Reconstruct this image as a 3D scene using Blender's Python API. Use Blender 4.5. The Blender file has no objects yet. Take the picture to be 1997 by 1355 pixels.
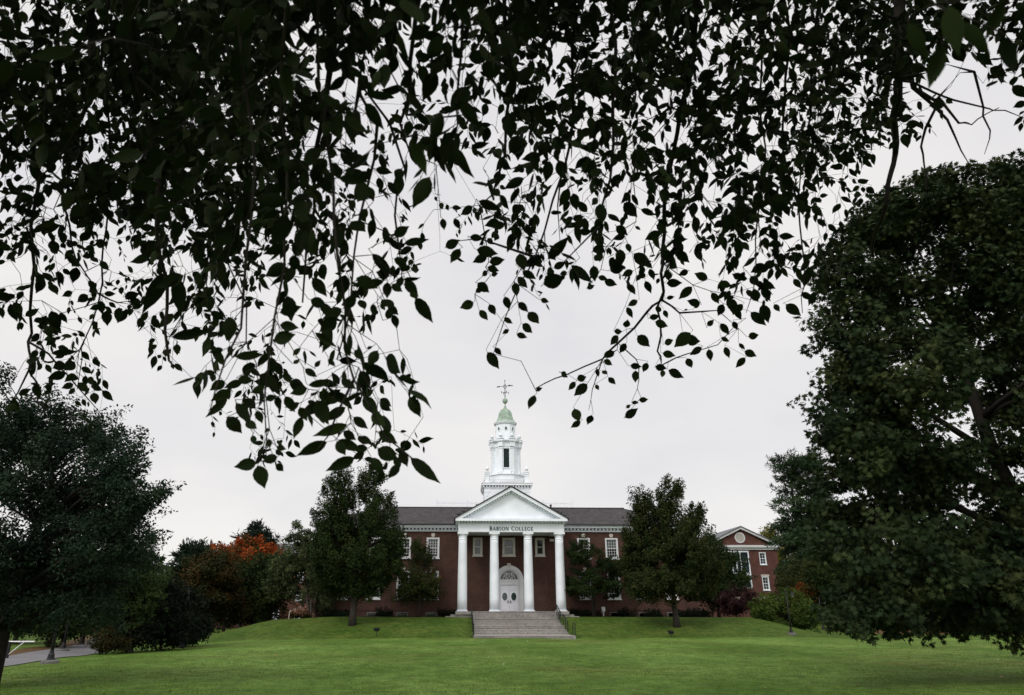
import bpy, math, random
import numpy as np
from mathutils import Vector
R = math.radians
D = bpy.data
scene = bpy.context.scene
COL = scene.collection

# ------------------------------------------------------------------ camera
F, PX, PY, YAW, PITCH, EYE = 1405., 948., 677.5, R(2.), R(20.1), 1.7
cd = D.cameras.new('camera'); cam = D.objects.new('camera', cd); COL.objects.link(cam)
cd.sensor_width = 36; cd.lens = F/1997*36; cd.shift_x = (998.5-PX)/1997
cd.clip_start = .05; cd.clip_end = 6000
cam.location = (0, 0, EYE); cam.rotation_euler = (R(90)+PITCH, 0, -YAW)
cd.dof.use_dof = True; cd.dof.focus_distance = 68; cd.dof.aperture_fstop = 6.
scene.camera = cam
# ------------------------------------------------------------------ sky
SUN_EL, SUN_AZ = R(42), R(-38)      # sun behind the camera, to its left, veiled by cloud
w = D.worlds.new('World'); scene.world = w; w.use_nodes = True
nt = w.node_tree; N = nt.nodes; L = nt.links; N.clear()
out = N.new('ShaderNodeOutputWorld'); bg = N.new('ShaderNodeBackground'); L.new(bg.outputs[0], out.inputs[0])
bg.inputs[1].default_value = .1
sky = N.new('ShaderNodeTexSky'); sky.sky_type = 'NISHITA'; sky.sun_disc = False
sky.sun_elevation = SUN_EL; sky.sun_rotation = R(180)-SUN_AZ
tc = N.new('ShaderNodeTexCoord'); sep = N.new('ShaderNodeSeparateXYZ'); L.new(tc.outputs['Generated'], sep.inputs[0])
no = N.new('ShaderNodeTexNoise'); no.inputs['Scale'].default_value = 3.; no.inputs['Detail'].default_value = 6
mp = N.new('ShaderNodeMapping'); mp.inputs['Scale'].default_value = (1, 1, 2.2); L.new(tc.outputs['Generated'], mp.inputs[0]); L.new(mp.outputs[0], no.inputs['Vector'])
cr = N.new('ShaderNodeValToRGB'); L.new(no.outputs[0], cr.inputs[0])
cr.color_ramp.elements[0].position = .32; cr.color_ramp.elements[0].color = (.8, .785, .805, 1)
cr.color_ramp.elements[1].position = .68; cr.color_ramp.elements[1].color = (.935, .91, .885, 1)
mr = N.new('ShaderNodeMapRange'); L.new(sep.outputs['Y'], mr.inputs[0])   # the cloud is brighter towards the veiled sun
mr.inputs[1].default_value = .35; mr.inputs[2].default_value = -.7; mr.inputs[3].default_value = 10.; mr.inputs[4].default_value = 17.
mul = N.new('ShaderNodeVectorMath'); mul.operation = 'SCALE'; L.new(cr.outputs[0], mul.inputs[0]); L.new(mr.outputs[0], mul.inputs['Scale'])
mx = N.new('ShaderNodeMix'); mx.data_type = 'RGBA'; mx.inputs[0].default_value = .94
L.new(sky.outputs[0], mx.inputs[6]); L.new(mul.outputs[0], mx.inputs[7]); L.new(mx.outputs[2], bg.inputs[0])
# ------------------------------------------------------------------ sun
sd = D.lights.new('sun', 'SUN'); sd.energy = 1.3; sd.angle = R(14); sd.color = (1, .96, .9)
so = D.objects.new('sun', sd); COL.objects.link(so)
tosun = Vector((math.sin(SUN_AZ)*math.cos(SUN_EL), -math.cos(SUN_AZ)*math.cos(SUN_EL), math.sin(SUN_EL)))
so.rotation_euler = tosun.to_track_quat('Z', 'Y').to_euler(); so.location = (-20, -30, 40)
scene.view_settings.view_transform = 'Standard'; scene.view_settings.look = 'None'
scene.view_settings.exposure = 0; scene.view_settings.gamma = 1
scene.render.engine = 'CYCLES'
scene.cycles.max_bounces = 6; scene.cycles.diffuse_bounces = 3; scene.cycles.glossy_bounces = 2
scene.cycles.transparent_max_bounces = 8; scene.cycles.transmission_bounces = 4

# ------------------------------------------------------------------ pixel rays (photo pixels 1997 x 1355) used to read places off the photo
_s, _c = math.sin, math.cos
FW = np.array((_s(YAW)*_c(PITCH), _c(YAW)*_c(PITCH), _s(PITCH))); RT = np.array((_c(YAW), -_s(YAW), 0.)); UP = np.array((-_s(YAW)*_s(PITCH), -_c(YAW)*_s(PITCH), _c(PITCH)))
EYEP = np.array((0, 0, EYE))
def ray(px, py): return FW*F+RT*(px-PX)+UP*(PY-py)
def at(px, py, Y):
    d = ray(px, py); return EYEP+d*(Y/d[1])
def atd(px, py, dist):
    d = ray(px, py); return EYEP+d*(dist/np.linalg.norm(d))
def mpp(p): return float(np.dot(np.asarray(p)-EYEP, FW))/F      # metres per photo pixel at a place

def sst(x): x = np.clip(x, 0, 1); return x*x*(3-2*x)
def ground(X, Y):
    X = np.asarray(X, float); Y = np.asarray(Y, float)
    z = -.0041*np.minimum(np.maximum(Y, -20), 60)
    z = z-.28*sst((-11-X)/8)*sst((Y-12)/20)-.35*sst((-24-X)/20)
    u = np.clip((Y-58.6)/8.9, 0, 1); u = .75*u+.25*sst(u)
    z = z+1.43*u*sst((28.5-np.abs(X-4.8))/8.2)
    z = z+1.1*sst((Y-65)/38)*sst((X-22)/12)*(1-sst((28.5-np.abs(X-4.8))/8.2))
    z = z+.06*np.sin(X*.31+1)*np.sin(Y*.23)+.03*np.sin(X*.9)*np.sin(Y*.7+X*.3)
    z = z+.008*np.maximum(Y-130, 0)*sst((Y-130)/150)
    return np.where((X > 1.08) & (X < 8.78) & (Y > 58.13) & (Y < 69.2), np.minimum(z, -.45), z)
def gz(x, y): return float(ground(x, y))

# ------------------------------------------------------------------ materials
def new_mat(name):
    m = D.materials.new(name); m.use_nodes = True; n = m.node_tree.nodes
    b = n['Principled BSDF']; return m, n, m.node_tree.links, b
def spec(b, v): b.inputs['Specular IOR Level'].default_value = v
def plain(name, col, rough=.6, sp=.4, metal=0, var=.12, scale=3., bump=0., bscale=40.):
    m, n, l, b = new_mat(name)
    b.inputs['Roughness'].default_value = rough; spec(b, sp); b.inputs['Metallic'].default_value = metal
    t = n.new('ShaderNodeTexCoord'); x = n.new('ShaderNodeTexNoise'); x.inputs['Scale'].default_value = scale; x.inputs['Detail'].default_value = 5
    l.new(t.outputs['Object'], x.inputs['Vector']); r = n.new('ShaderNodeValToRGB'); l.new(x.outputs[0], r.inputs[0])
    r.color_ramp.elements[0].position = .3; r.color_ramp.elements[1].position = .7
    r.color_ramp.elements[0].color = (*[c*(1-var) for c in col], 1); r.color_ramp.elements[1].color = (*[min(1, c*(1+var)) for c in col], 1)
    l.new(r.outputs[0], b.inputs['Base Color'])
    if bump:
        y = n.new('ShaderNodeTexNoise'); y.inputs['Scale'].default_value = bscale; y.inputs['Detail'].default_value = 4; l.new(t.outputs['Object'], y.inputs['Vector'])
        q = n.new('ShaderNodeBump'); q.inputs['Strength'].default_value = bump; q.inputs['Distance'].default_value = .02
        l.new(y.outputs[0], q.inputs['Height']); l.new(q.outputs[0], b.inputs['Normal'])
    return m
def brick(name, c1, c2, mortar, bw=.21, bh=.075, ms=.012, rough=.85, big=.25):
    m, n, l, b = new_mat(name); b.inputs['Roughness'].default_value = rough; spec(b, .2)
    t = n.new('ShaderNodeTexCoord'); s = n.new('ShaderNodeSeparateXYZ'); l.new(t.outputs['Object'], s.inputs[0])
    a = n.new('ShaderNodeMath'); l.new(s.outputs[0], a.inputs[0]); l.new(s.outputs[1], a.inputs[1])
    c = n.new('ShaderNodeCombineXYZ'); l.new(a.outputs[0], c.inputs[0]); l.new(s.outputs[2], c.inputs[1])
    k = n.new('ShaderNodeTexBrick'); k.inputs['Scale'].default_value = 1; k.inputs['Brick Width'].default_value = bw; k.inputs['Row Height'].default_value = bh
    k.inputs['Mortar Size'].default_value = ms; k.inputs['Color1'].default_value = (*c1, 1); k.inputs['Color2'].default_value = (*c2, 1); k.inputs['Mortar'].default_value = (*mortar, 1)
    l.new(c.outputs[0], k.inputs['Vector'])
    x = n.new('ShaderNodeTexNoise'); x.inputs['Scale'].default_value = big*4; x.inputs['Detail'].default_value = 8; x.inputs['Roughness'].default_value = .7; l.new(t.outputs['Object'], x.inputs['Vector'])
    r = n.new('ShaderNodeMapRange'); l.new(x.outputs[0], r.inputs[0]); r.inputs[1].default_value = .3; r.inputs[2].default_value = .7; r.inputs[3].default_value = .7; r.inputs[4].default_value = 1.3
    v = n.new('ShaderNodeVectorMath'); v.operation = 'SCALE'; l.new(k.outputs[0], v.inputs[0]); l.new(r.outputs[0], v.inputs['Scale']); l.new(v.outputs[0], b.inputs['Base Color'])
    q = n.new('ShaderNodeBump'); q.inputs['Strength'].default_value = .5; q.inputs['Distance'].default_value = .01; q.invert = True; l.new(k.outputs['Fac'], q.inputs['Height']); l.new(q.outputs[0], b.inputs['Normal'])
    return m
def leafmat(name, cols, trans=.1, rough=.7, sp=.07):
    m, n, l, b = new_mat(name); b.inputs['Roughness'].default_value = rough; spec(b, sp)
    a = n.new('ShaderNodeAttribute'); a.attribute_name = 'tint'; r = n.new('ShaderNodeValToRGB'); l.new(a.outputs['Fac'], r.inputs[0])
    e = r.color_ramp.elements
    while len(e) < len(cols): e.new(.5)
    for i, c in enumerate(cols): e[i].position = i/(len(cols)-1); e[i].color = (*c, 1)
    l.new(r.outputs[0], b.inputs['Base Color'])
    tr = n.new('ShaderNodeBsdfTranslucent'); l.new(r.outputs[0], tr.inputs[0])
    mxs = n.new('ShaderNodeMixShader'); mxs.inputs[0].default_value = trans; l.new(b.outputs[0], mxs.inputs[1]); l.new(tr.outputs[0], mxs.inputs[2])
    l.new(mxs.outputs[0], n['Material Output'].inputs[0]); return m

M = {}
M['brick'] = brick('brick', (.084, .032, .023), (.05, .02, .0155), (.078, .054, .044))
M['brick_far'] = brick('brick_far', (.118, .036, .027), (.082, .027, .021), (.115, .072, .06))
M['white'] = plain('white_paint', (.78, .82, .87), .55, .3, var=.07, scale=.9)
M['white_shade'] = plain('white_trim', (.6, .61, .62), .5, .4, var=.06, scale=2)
M['trim'] = plain('cream_trim', (.58, .56, .51), .55, .3, var=.08, scale=4)
M['door'] = plain('door_paint', (.7, .7, .76), .4, .4, var=.03)
M['shingle'] = brick('shingle', (.078, .07, .072), (.05, .046, .05), (.04, .037, .04), .35, .14, .012, .9, .6)
M['roofedge'] = plain('roof_edge', (.025, .025, .027), .6)
M['copper'] = plain('patina_copper', (.3, .385, .315), .7, .2, var=.25, scale=2.2)
M['iron'] = plain('dark_iron', (.008, .009, .01), .55, .3)
M['shutter'] = plain('dark_shutter', (.012, .026, .024), .5, .3)
M['stone'] = brick('granite', (.3, .28, .262), (.225, .21, .2), (.13, .118, .11), 1.7, .6, .02, .85, .9)
M['stone_side'] = plain('cut_stone', (.28, .26, .24), .85, .2, var=.25, scale=2, bump=.3)
M['keystone'] = plain('limestone', (.5, .46, .4), .8, .2)
M['letters'] = plain('green_letters', (.012, .05, .045), .45, .4)
M['bark'] = plain('bark', (.035, .03, .025), .95, .1, var=.4, scale=8, bump=.8, bscale=25)
M['barkgrey'] = plain('grey_bark', (.075, .065, .055), .95, .1, var=.4, scale=8, bump=.8, bscale=25)
M['twig'] = plain('twig_bark', (.02, .017, .014), .9, .1, var=.3, scale=10)
M['concrete'] = plain('concrete', (.13, .125, .12), .9, .2, var=.2, scale=5, bump=.3)
M['asphalt'] = plain('asphalt', (.16, .158, .165), .9, .25, var=.14, scale=.6, bump=.25, bscale=30)
M['slate'] = plain('slate_roof', (.11, .12, .13), .6, .4, var=.15)
M['whitepole'] = plain('white_pole', (.7, .7, .7), .5)
M['bird'] = plain('bird_feathers', (.025, .025, .03), .7)
M['lampglass'] = plain('lamp_glass', (.6, .6, .58), .3, .5)
M['mulch'] = plain('mulch', (.04, .027, .018), .95, .1, var=.5, scale=6, bump=.8, bscale=14)
m, n, l, b = new_mat('window_glass')
tb = n.new('ShaderNodeBsdfTransparent'); tb.inputs[0].default_value = (.75, .8, .8, 1); gb = n.new('ShaderNodeBsdfGlossy'); gb.inputs['Roughness'].default_value = .03
fr = n.new('ShaderNodeFresnel'); fr.inputs[0].default_value = 1.42; ms_ = n.new('ShaderNodeMixShader'); l.new(fr.outputs[0], ms_.inputs[0]); l.new(tb.outputs[0], ms_.inputs[1]); l.new(gb.outputs[0], ms_.inputs[2]); l.new(ms_.outputs[0], n['Material Output'].inputs[0]); M['glass'] = m
M['dark'] = plain('dark_room', (.03, .03, .03), .9)
M['blind'] = plain('window_blind', (.5, .5, .48), .8)
M['blind_grey'] = plain('shaded_blind', (.16, .165, .165), .8)
M['blind_blue'] = plain('pale_blind', (.34, .4, .44), .8)  # sky reflection in the big gable window, put into a panel colour
M['greyglass'] = plain('leaded_glass', (.07, .085, .085), .15, .5, var=.2, scale=6)

def grassmat():
    m, n, l, b = new_mat('lawn_grass'); b.inputs['Roughness'].default_value = .8; spec(b, .05)
    t = n.new('ShaderNodeTexCoord')
    def noise(sc, det=4, mapping=(1, 1, 1), ro=.6):
        q = n.new('ShaderNodeMapping'); q.inputs['Scale'].default_value = mapping; l.new(t.outputs['Object'], q.inputs[0])
        x = n.new('ShaderNodeTexNoise'); x.inputs['Scale'].default_value = sc; x.inputs['Detail'].default_value = det; x.inputs['Roughness'].default_value = ro; l.new(q.outputs[0], x.inputs['Vector']); return x.outputs[0]
    def ramp(inp, p0, p1, c0, c1):
        r = n.new('ShaderNodeValToRGB'); l.new(inp, r.inputs[0]); e = r.color_ramp.elements
        e[0].position, e[1].position = p0, p1; e[0].color = (*c0, 1); e[1].color = (*c1, 1); return r.outputs[0]
    def mix(f, a, c, mode='MIX'):
        x = n.new('ShaderNodeMix'); x.data_type = 'RGBA'; x.blend_type = mode
        if isinstance(f, float): x.inputs[0].default_value = f
        else: l.new(f, x.inputs[0])
        l.new(a, x.inputs[6]); l.new(c, x.inputs[7]); return x.outputs[2]
    base = ramp(noise(.16, 6, (1, .55, 1)), .35, .68, (.064, .125, .017), (.152, .243, .052))
    patch = ramp(noise(.11, 5, (.7, 1, 1), .65), .5, .7, (0, 0, 0), (.55, .55, .55))
    br = ramp(noise(1.2, 4), .3, .7, (.1, .085, .024), (.15, .115, .04))
    c = mix(patch, base, br)
    fine = ramp(noise(2.2, 7, (1, .8, 1), .72), .34, .68, (.55, .58, .55), (1.4, 1.36, 1.42))
    sy = n.new('ShaderNodeSeparateXYZ'); l.new(t.outputs['Object'], sy.inputs[0])
    yy = n.new('ShaderNodeMath'); yy.operation = 'ADD'; l.new(sy.outputs[1], yy.inputs[0]); nz = n.new('ShaderNodeMath'); nz.operation = 'MULTIPLY'; l.new(noise(.5, 3), nz.inputs[0]); nz.inputs[1].default_value = 1.2; l.new(nz.outputs[0], yy.inputs[1])
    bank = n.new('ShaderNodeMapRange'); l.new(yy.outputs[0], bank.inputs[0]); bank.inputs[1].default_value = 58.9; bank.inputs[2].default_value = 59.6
    bank_tone = ramp(noise(.3, 6, (1, 1, 1), .7), .35, .66, (.045, .092, .013), (.088, .125, .024))       # grass on the bank is darker and more olive than on the flat
    c = mix(bank.outputs[0], c, bank_tone)
    c = mix(1., c, fine, 'MULTIPLY')
    fine2 = ramp(noise(38, 3, (1, 1, 1), .8), .3, .7, (.65, .65, .65), (1.35, 1.35, 1.35))
    c = mix(1., c, fine2, 'MULTIPLY'); l.new(c, b.inputs['Base Color'])
    q = n.new('ShaderNodeBump'); q.inputs['Strength'].default_value = .9; q.inputs['Distance'].default_value = .05; l.new(noise(22, 5, (1, 1, 1), .8), q.inputs['Height']); l.new(q.outputs[0], b.inputs['Normal'])
    return m
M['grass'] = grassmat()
M['litter'] = plain('leaf_litter', (.1, .062, .03), .9, .1, var=.6, scale=9, bump=.5)

# ------------------------------------------------------------------ object helpers
def tag(o, label=None, cat=None, group=None, kind=None):
    for k, v in (('label', label), ('category', cat), ('group', group), ('kind', kind)):
        if v: o[k] = v
    return o
def empty(name, loc, label, cat, group=None, rz=0):
    o = D.objects.new(name, None); COL.objects.link(o); o.location = loc; o.rotation_euler.z = rz; o.empty_display_size = .3
    return tag(o, label, cat, group)
def dup(o, parent=None):
    c = o.copy(); COL.objects.link(c)
    if parent is not None: c.parent = parent
    for ch in [x for x in KIDS.get(o.name, [])]:
        k = dup(ch, c); KIDS.setdefault(c.name, []).append(k)
    return c
KIDS = {}
def off(o):
    v = Vector((0, 0, 0))
    while o is not None: v = v+o.location; o = o.parent
    return v
class MB:
    def __init__(s): s.v = []; s.f = []
    def add(s, vs, fs):
        k = len(s.v); s.v += [tuple(map(float, p)) for p in vs]; s.f += [tuple(i+k for i in f) for f in fs]; return s
    def box(s, x0, x1, y0, y1, z0, z1):
        return s.add([(x0,y0,z0),(x1,y0,z0),(x1,y1,z0),(x0,y1,z0),(x0,y0,z1),(x1,y0,z1),(x1,y1,z1),(x0,y1,z1)],
            [(0,3,2,1),(4,5,6,7),(0,1,5,4),(1,2,6,5),(2,3,7,6),(3,0,4,7)])
    def quad(s, *p): return s.add(p, [tuple(range(len(p)))])
    def prism(s, poly, y0, y1):          # polygon in x,z (counter-clockwise seen from -y), extruded along y
        k = len(poly); a = [(x, y0, z) for x, z in poly]+[(x, y1, z) for x, z in poly]
        return s.add(a, [tuple(range(k)), tuple(range(2*k-1, k-1, -1))]+[((i+1)%k, i, i+k, (i+1)%k+k) for i in range(k)])
    def slab(s, poly, z0, z1):           # polygon in x,y, extruded along z
        k = len(poly); a = [(x, y, z0) for x, y in poly]+[(x, y, z1) for x, y in poly]
        return s.add(a, [tuple(range(k-1, -1, -1)), tuple(range(k, 2*k))]+[(i, (i+1)%k, (i+1)%k+k, i+k) for i in range(k)])
    def lathe(s, cx, cy, prof, n=24, a0=0., cap=True):   # prof = [(z, r)]
        a = []; 
        for z, r in prof: a += [(cx+r*math.cos(a0+2*math.pi*i/n), cy+r*math.sin(a0+2*math.pi*i/n), z) for i in range(n)]
        f = [(j*n+i, j*n+(i+1)%n, (j+1)*n+(i+1)%n, (j+1)*n+i) for j in range(len(prof)-1) for i in range(n)]
        if cap: f += [tuple(range(n-1, -1, -1)), tuple(range((len(prof)-1)*n, len(prof)*n))]
        return s.add(a, f)
    def tube(s, pts, rad, n=6):
        pts = [Vector(p) for p in pts]; k = len(pts)
        if not hasattr(rad, '__len__'): rad = [rad]*k
        a = []; u = None
        for i in range(k):
            t = (pts[min(i+1, k-1)]-pts[max(i-1, 0)])
            if t.length < 1e-9: t = Vector((0, 0, 1))
            t.normalize()
            if u is None: u = t.orthogonal()
            u = (u-t*u.dot(t)); u = u.normalized() if u.length > 1e-6 else t.orthogonal().normalized(); v = t.cross(u)
            a += [pts[i]+(u*math.cos(2*math.pi*j/n)+v*math.sin(2*math.pi*j/n))*rad[i] for j in range(n)]
        f = [(i*n+j, i*n+(j+1)%n, (i+1)*n+(j+1)%n, (i+1)*n+j) for i in range(k-1) for j in range(n)]
        f += [tuple(range(n-1, -1, -1)), tuple(range((k-1)*n, k*n))]
        return s.add(a, f)
    def build(s, name, mat, parent=None, label=None, cat=None, group=None, kind=None, smooth=False, local=None):
        me = D.meshes.new(name); o = D.objects.new(name, me); COL.objects.link(o)
        if parent is not None: o.parent = parent; KIDS.setdefault(parent.name, []).append(o)
        if local is not None: o.location = local; d = Vector((0, 0, 0))
        else: d = off(parent) if parent is not None else Vector((0, 0, 0))
        me.from_pydata([(x-d.x, y-d.y, z-d.z) for x, y, z in s.v], [], s.f); me.materials.append(mat)
        if smooth: me.polygons.foreach_set('use_smooth', [True]*len(me.polygons))
        me.update(); return tag(o, label, cat, group, kind)
def np_mesh(name, V, faces, mat, parent=None, tint=None, smooth=False):
    # V (n,3); faces = list of (m,k) int arrays
    me = D.meshes.new(name); o = D.objects.new(name, me); COL.objects.link(o)
    if parent is not None:
        o.parent = parent; KIDS.setdefault(parent.name, []).append(o); d = off(parent); V = V-np.array((d.x, d.y, d.z))
    me.vertices.add(len(V)); me.vertices.foreach_set('co', V.astype(np.float32).ravel())
    loops = np.concatenate([f.ravel() for f in faces]); tot = np.concatenate([np.full(len(f), f.shape[1]) for f in faces])
    me.loops.add(len(loops)); me.loops.foreach_set('vertex_index', loops.astype(np.int32))
    me.polygons.add(len(tot)); st = np.concatenate([[0], np.cumsum(tot)[:-1]])
    me.polygons.foreach_set('loop_start', st.astype(np.int32)); me.polygons.foreach_set('loop_total', tot.astype(np.int32))
    if smooth: me.polygons.foreach_set('use_smooth', np.ones(len(tot), bool))
    if tint is not None:
        at_ = me.attributes.new('tint', 'FLOAT', 'POINT'); at_.data.foreach_set('value', tint.astype(np.float32))
    me.materials.append(mat); me.update(calc_edges=True); me.validate(); return o

# ------------------------------------------------------------------ the ground
xs = np.sort(np.concatenate([np.linspace(-1500, -90, 12), np.arange(-80, 90, 1.1)+.013, np.linspace(100, 1500, 12), [1.075, 1.085, 8.775, 8.785]]))
ys = np.sort(np.concatenate([np.linspace(-400, -25, 6), np.arange(-20, 130, .9)+.017, np.linspace(135, 2500, 26), [58.125, 58.135, 69.195, 69.205]]))
gx, gy = np.meshgrid(xs, ys); V = np.stack([gx, gy, ground(gx, gy)], -1).reshape(-1, 3)
i = np.arange((len(ys)-1)*len(xs)).reshape(len(ys)-1, len(xs))[:, :-1].ravel()
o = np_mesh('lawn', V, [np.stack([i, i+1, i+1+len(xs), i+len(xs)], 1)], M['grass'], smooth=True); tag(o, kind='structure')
def ribbon(name, path, width, mat, lift=.02, cols=6):
    P = []; pts = [Vector((x, y)) for x, y in path]; dense = []
    for a, b2 in zip(pts[:-1], pts[1:]):
        k = max(2, int((b2-a).length/1.2)); dense += [a.lerp(b2, j/k) for j in range(k)]
    dense.append(pts[-1])
    for j, p in enumerate(dense):
        t = (dense[min(j+1, len(dense)-1)]-dense[max(j-1, 0)]).normalized(); nn = Vector((t.y, -t.x))
        for q in range(cols+1):
            e = p+nn*(q/cols-.5)*width; P.append((e.x, e.y, gz(e.x, e.y)+lift))
    c1 = cols+1; i = np.array([j*c1+q for j in range(len(dense)-1) for q in range(cols)])
    return np_mesh(name, np.array(P), [np.stack([i, i+1, i+1+c1, i+c1], 1)], mat, smooth=True)
road = [(-17.2, -30), (-17.9, 10), (-18.9, 28), (-20.9, 40), (-23.7, 52), (-29, 66), (-37, 85)]
tag(ribbon('road', road, 3.5, M['asphalt'], .03), kind='structure')
tag(ribbon('fallen_leaves', [(x-2.3-.1*j, y) for j, (x, y) in enumerate(road)], 1.5, M['litter'], .024), kind='structure')
tag(ribbon('planting_bed', [(-15.5, 71.9), (-3, 71.9)], 3., M['mulch'], .02), kind='structure')
tag(ribbon('planting_bed', [(12.2, 71.9), (26, 71.9)], 3., M['mulch'], .02), kind='structure')
tag(ribbon('bare_ground', [(36, 72), (60, 72)], 9., M['litter'], .02), kind='structure')

# ------------------------------------------------------------------ the college hall
AX, YC, YW, FL = 4.8, 70., 73.7, 1.69
hall = empty('college_hall', (AX, YW, 1.1), 'brick college hall with white columned portico and tall white steeple', 'building')
def H(mb, name, mat, parent=hall, **k): return mb.build(name, M[mat], parent, **k)
def wall_with_holes(x0, x1, z0, z1, holes, y, depth=.32):
    mb = MB(); X = sorted({x0, x1, *[h[0] for h in holes], *[h[1] for h in holes]}); Z = sorted({z0, z1, *[h[2] for h in holes], *[h[3] for h in holes]})
    for a, b2 in zip(X[:-1], X[1:]):
        for c, d2 in zip(Z[:-1], Z[1:]):
            if any(h[0] <= a+1e-6 and b2 <= h[1]+1e-6 and h[2] <= c+1e-6 and d2 <= h[3]+1e-6 for h in holes): continue
            mb.quad((a, y, c), (b2, y, c), (b2, y, d2), (a, y, d2))
    for a, b2, c, d2 in holes:
        e = y+depth
        mb.quad((a, y, c), (a, y, d2), (a, e, d2), (a, e, c)); mb.quad((b2, y, c), (b2, e, c), (b2, e, d2), (b2, y, d2))
        mb.quad((a, y, c), (a, e, c), (b2, e, c), (b2, y, c)); mb.quad((a, y, d2), (b2, y, d2), (b2, e, d2), (a, e, d2))
    return mb
def window(root, cx, cz, y, wd, ht, trim='white_shade', cols=4, rows=3, cas=.14, proto={}):
    key = (wd, ht, trim, cols, rows, root.name)
    loc = Vector((cx, y, cz))-root.location
    if key in proto:
        c = dup(proto[key], root); KIDS[root.name].append(c); c.location = loc; return c
    h = wd/2; f = MB()
    f.box(-h, -h+cas, -.05, .2, 0, ht); f.box(h-cas, h, -.05, .2, 0, ht); f.box(-h+cas, h-cas, -.05, .2, ht-cas, ht); f.box(-h+cas, h-cas, -.05, .2, 0, cas*.8)
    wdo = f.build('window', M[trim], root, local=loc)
    s = MB(); a, b2, c, d2 = -h+cas, h-cas, cas*.8, ht-cas; mid = (c+d2)/2
    s.box(a, b2, .04, .12, mid-.035, mid+.035); s.box(a, a+.045, .041, .119, c, mid-.035); s.box(b2-.045, b2, .041, .119, c, mid-.035); s.box(a, a+.045, .041, .119, mid+.035, d2); s.box(b2-.045, b2, .041, .119, mid+.035, d2)
    s.box(a+.045, b2-.045, .042, .118, c, c+.05); s.box(a+.045, b2-.045, .042, .118, d2-.045, d2)
    if cols > 1:
        for j in range(1, cols):
            x = a+(b2-a)*j/cols; s.box(x-.014, x+.014, .06, .1, c+.05, mid-.035); s.box(x-.014, x+.014, .06, .1, mid+.035, d2-.045)
        for lo, hi in ((c+.05, mid-.035), (mid+.035, d2-.045)):
            for j in range(1, rows): z = lo+(hi-lo)*j/rows; s.box(a+.045, b2-.045, .062, .098, z-.013, z+.013)
    s.build('sash', M[trim], wdo, local=(0, 0, 0))
    MB().box(a-.02, b2+.02, .13, .14, c-.02, d2+.02).build('pane', M['glass'], wdo, local=(0, 0, 0))
    MB().box(-h-.06, h+.06, -.13, -.052, -.1, .0).build('sill', M[trim], wdo, local=(0, 0, 0))
    proto[key] = wdo; return wdo
WX0, WX1 = -13.75, 23.4
wins = []
for k in (7.48, 10.28, 13.08, 15.88):
    for sgn in (-1, 1):
        wins += [(AX+sgn*k, 6.6, 1.27, 1.95), (AX+sgn*k, 2.81, 1.27, 2.58)]
pw = [(4.82, 6.83, 1.26, 1.72), (1.74, 6.83, .94, 1.72), (7.92, 6.83, .94, 1.72)]
holes = [(x-wd/2, x+wd/2, z, z+ht) for x, z, wd, ht in wins+pw]
bas = [(AX+sgn*k+.02, 1.2, 1.15, .42) for k in (7.48, 10.28, 13.08, 15.88) for sgn in (-1, 1)]
holes += [(x-wd/2, x+wd/2, z, z+ht) for x, z, wd, ht in bas]
wl = wall_with_holes(WX0, WX1, .6, 9.72, holes, YW)
wl.box(WX0+.001, WX0+.34, YW+.001, 87.0, .6, 9.7); wl.box(WX1-.34, WX1-.001, YW+.001, 87.0, .6, 9.7); wl.box(WX0+.35, WX1-.35, 86.7, 87., .6, 9.7)
H(wl, 'wall', 'brick')
H(MB().box(WX0+.36, WX1-.36, YW+.33, 86.6, 5.9, 6.1).box(WX0+.36, WX1-.36, YW+2.6, YW+2.8, 1.2, 5.88), 'interior', 'dark')
H(MB().box(WX0-.02, WX1+.02, YW-.05, YW+.02, 1.76, 1.86), 'water_table', 'brick')
random.seed(5)
for x, z, wd, ht in wins:
    wo = window(hall, x, z, YW, wd, ht)
    if z > 5: H(MB().prism([(x-.13, 8.62), (x+.13, 8.62), (x+.2, 8.86), (x+.12, 8.97), (x-.12, 8.97), (x-.2, 8.86)], YW-.09, YW+.02), 'keystone', 'keystone')
    else: H(MB().prism([(x-.12, 5.45), (x+.12, 5.45), (x+.18, 5.72), (x-.18, 5.72)], YW-.08, YW+.02), 'keystone', 'keystone')
    if random.random() < .55: H(MB().box(x-wd/2+.1, x+wd/2-.1, YW+.2, YW+.22, z+ht*random.uniform(.35, .6), z+ht-.1), 'blind', 'blind')
for x, z, wd, ht in pw:
    window(hall, x, z, YW, wd, ht, 'trim', 1, 1, .17)
    H(MB().box(x-wd/2+.1, x+wd/2-.1, YW+.2, YW+.22, z+.05, z+ht*.56), 'blind', 'blind_grey')
for x, z, wd, ht in bas:
    h = wd/2; f = MB().box(x-h, x-h+.09, YW-.04, YW+.15, z, z+ht).box(x+h-.09, x+h, YW-.04, YW+.15, z, z+ht).box(x-h+.09, x+h-.09, YW-.04, YW+.15, z+ht-.09, z+ht)
    fo = H(f, 'basement_window', 'concrete'); MB().box(x-h+.08, x+h-.08, YW+.1, YW+.11, z, z+ht-.08).build('pane', M['glass'], fo)
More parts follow.
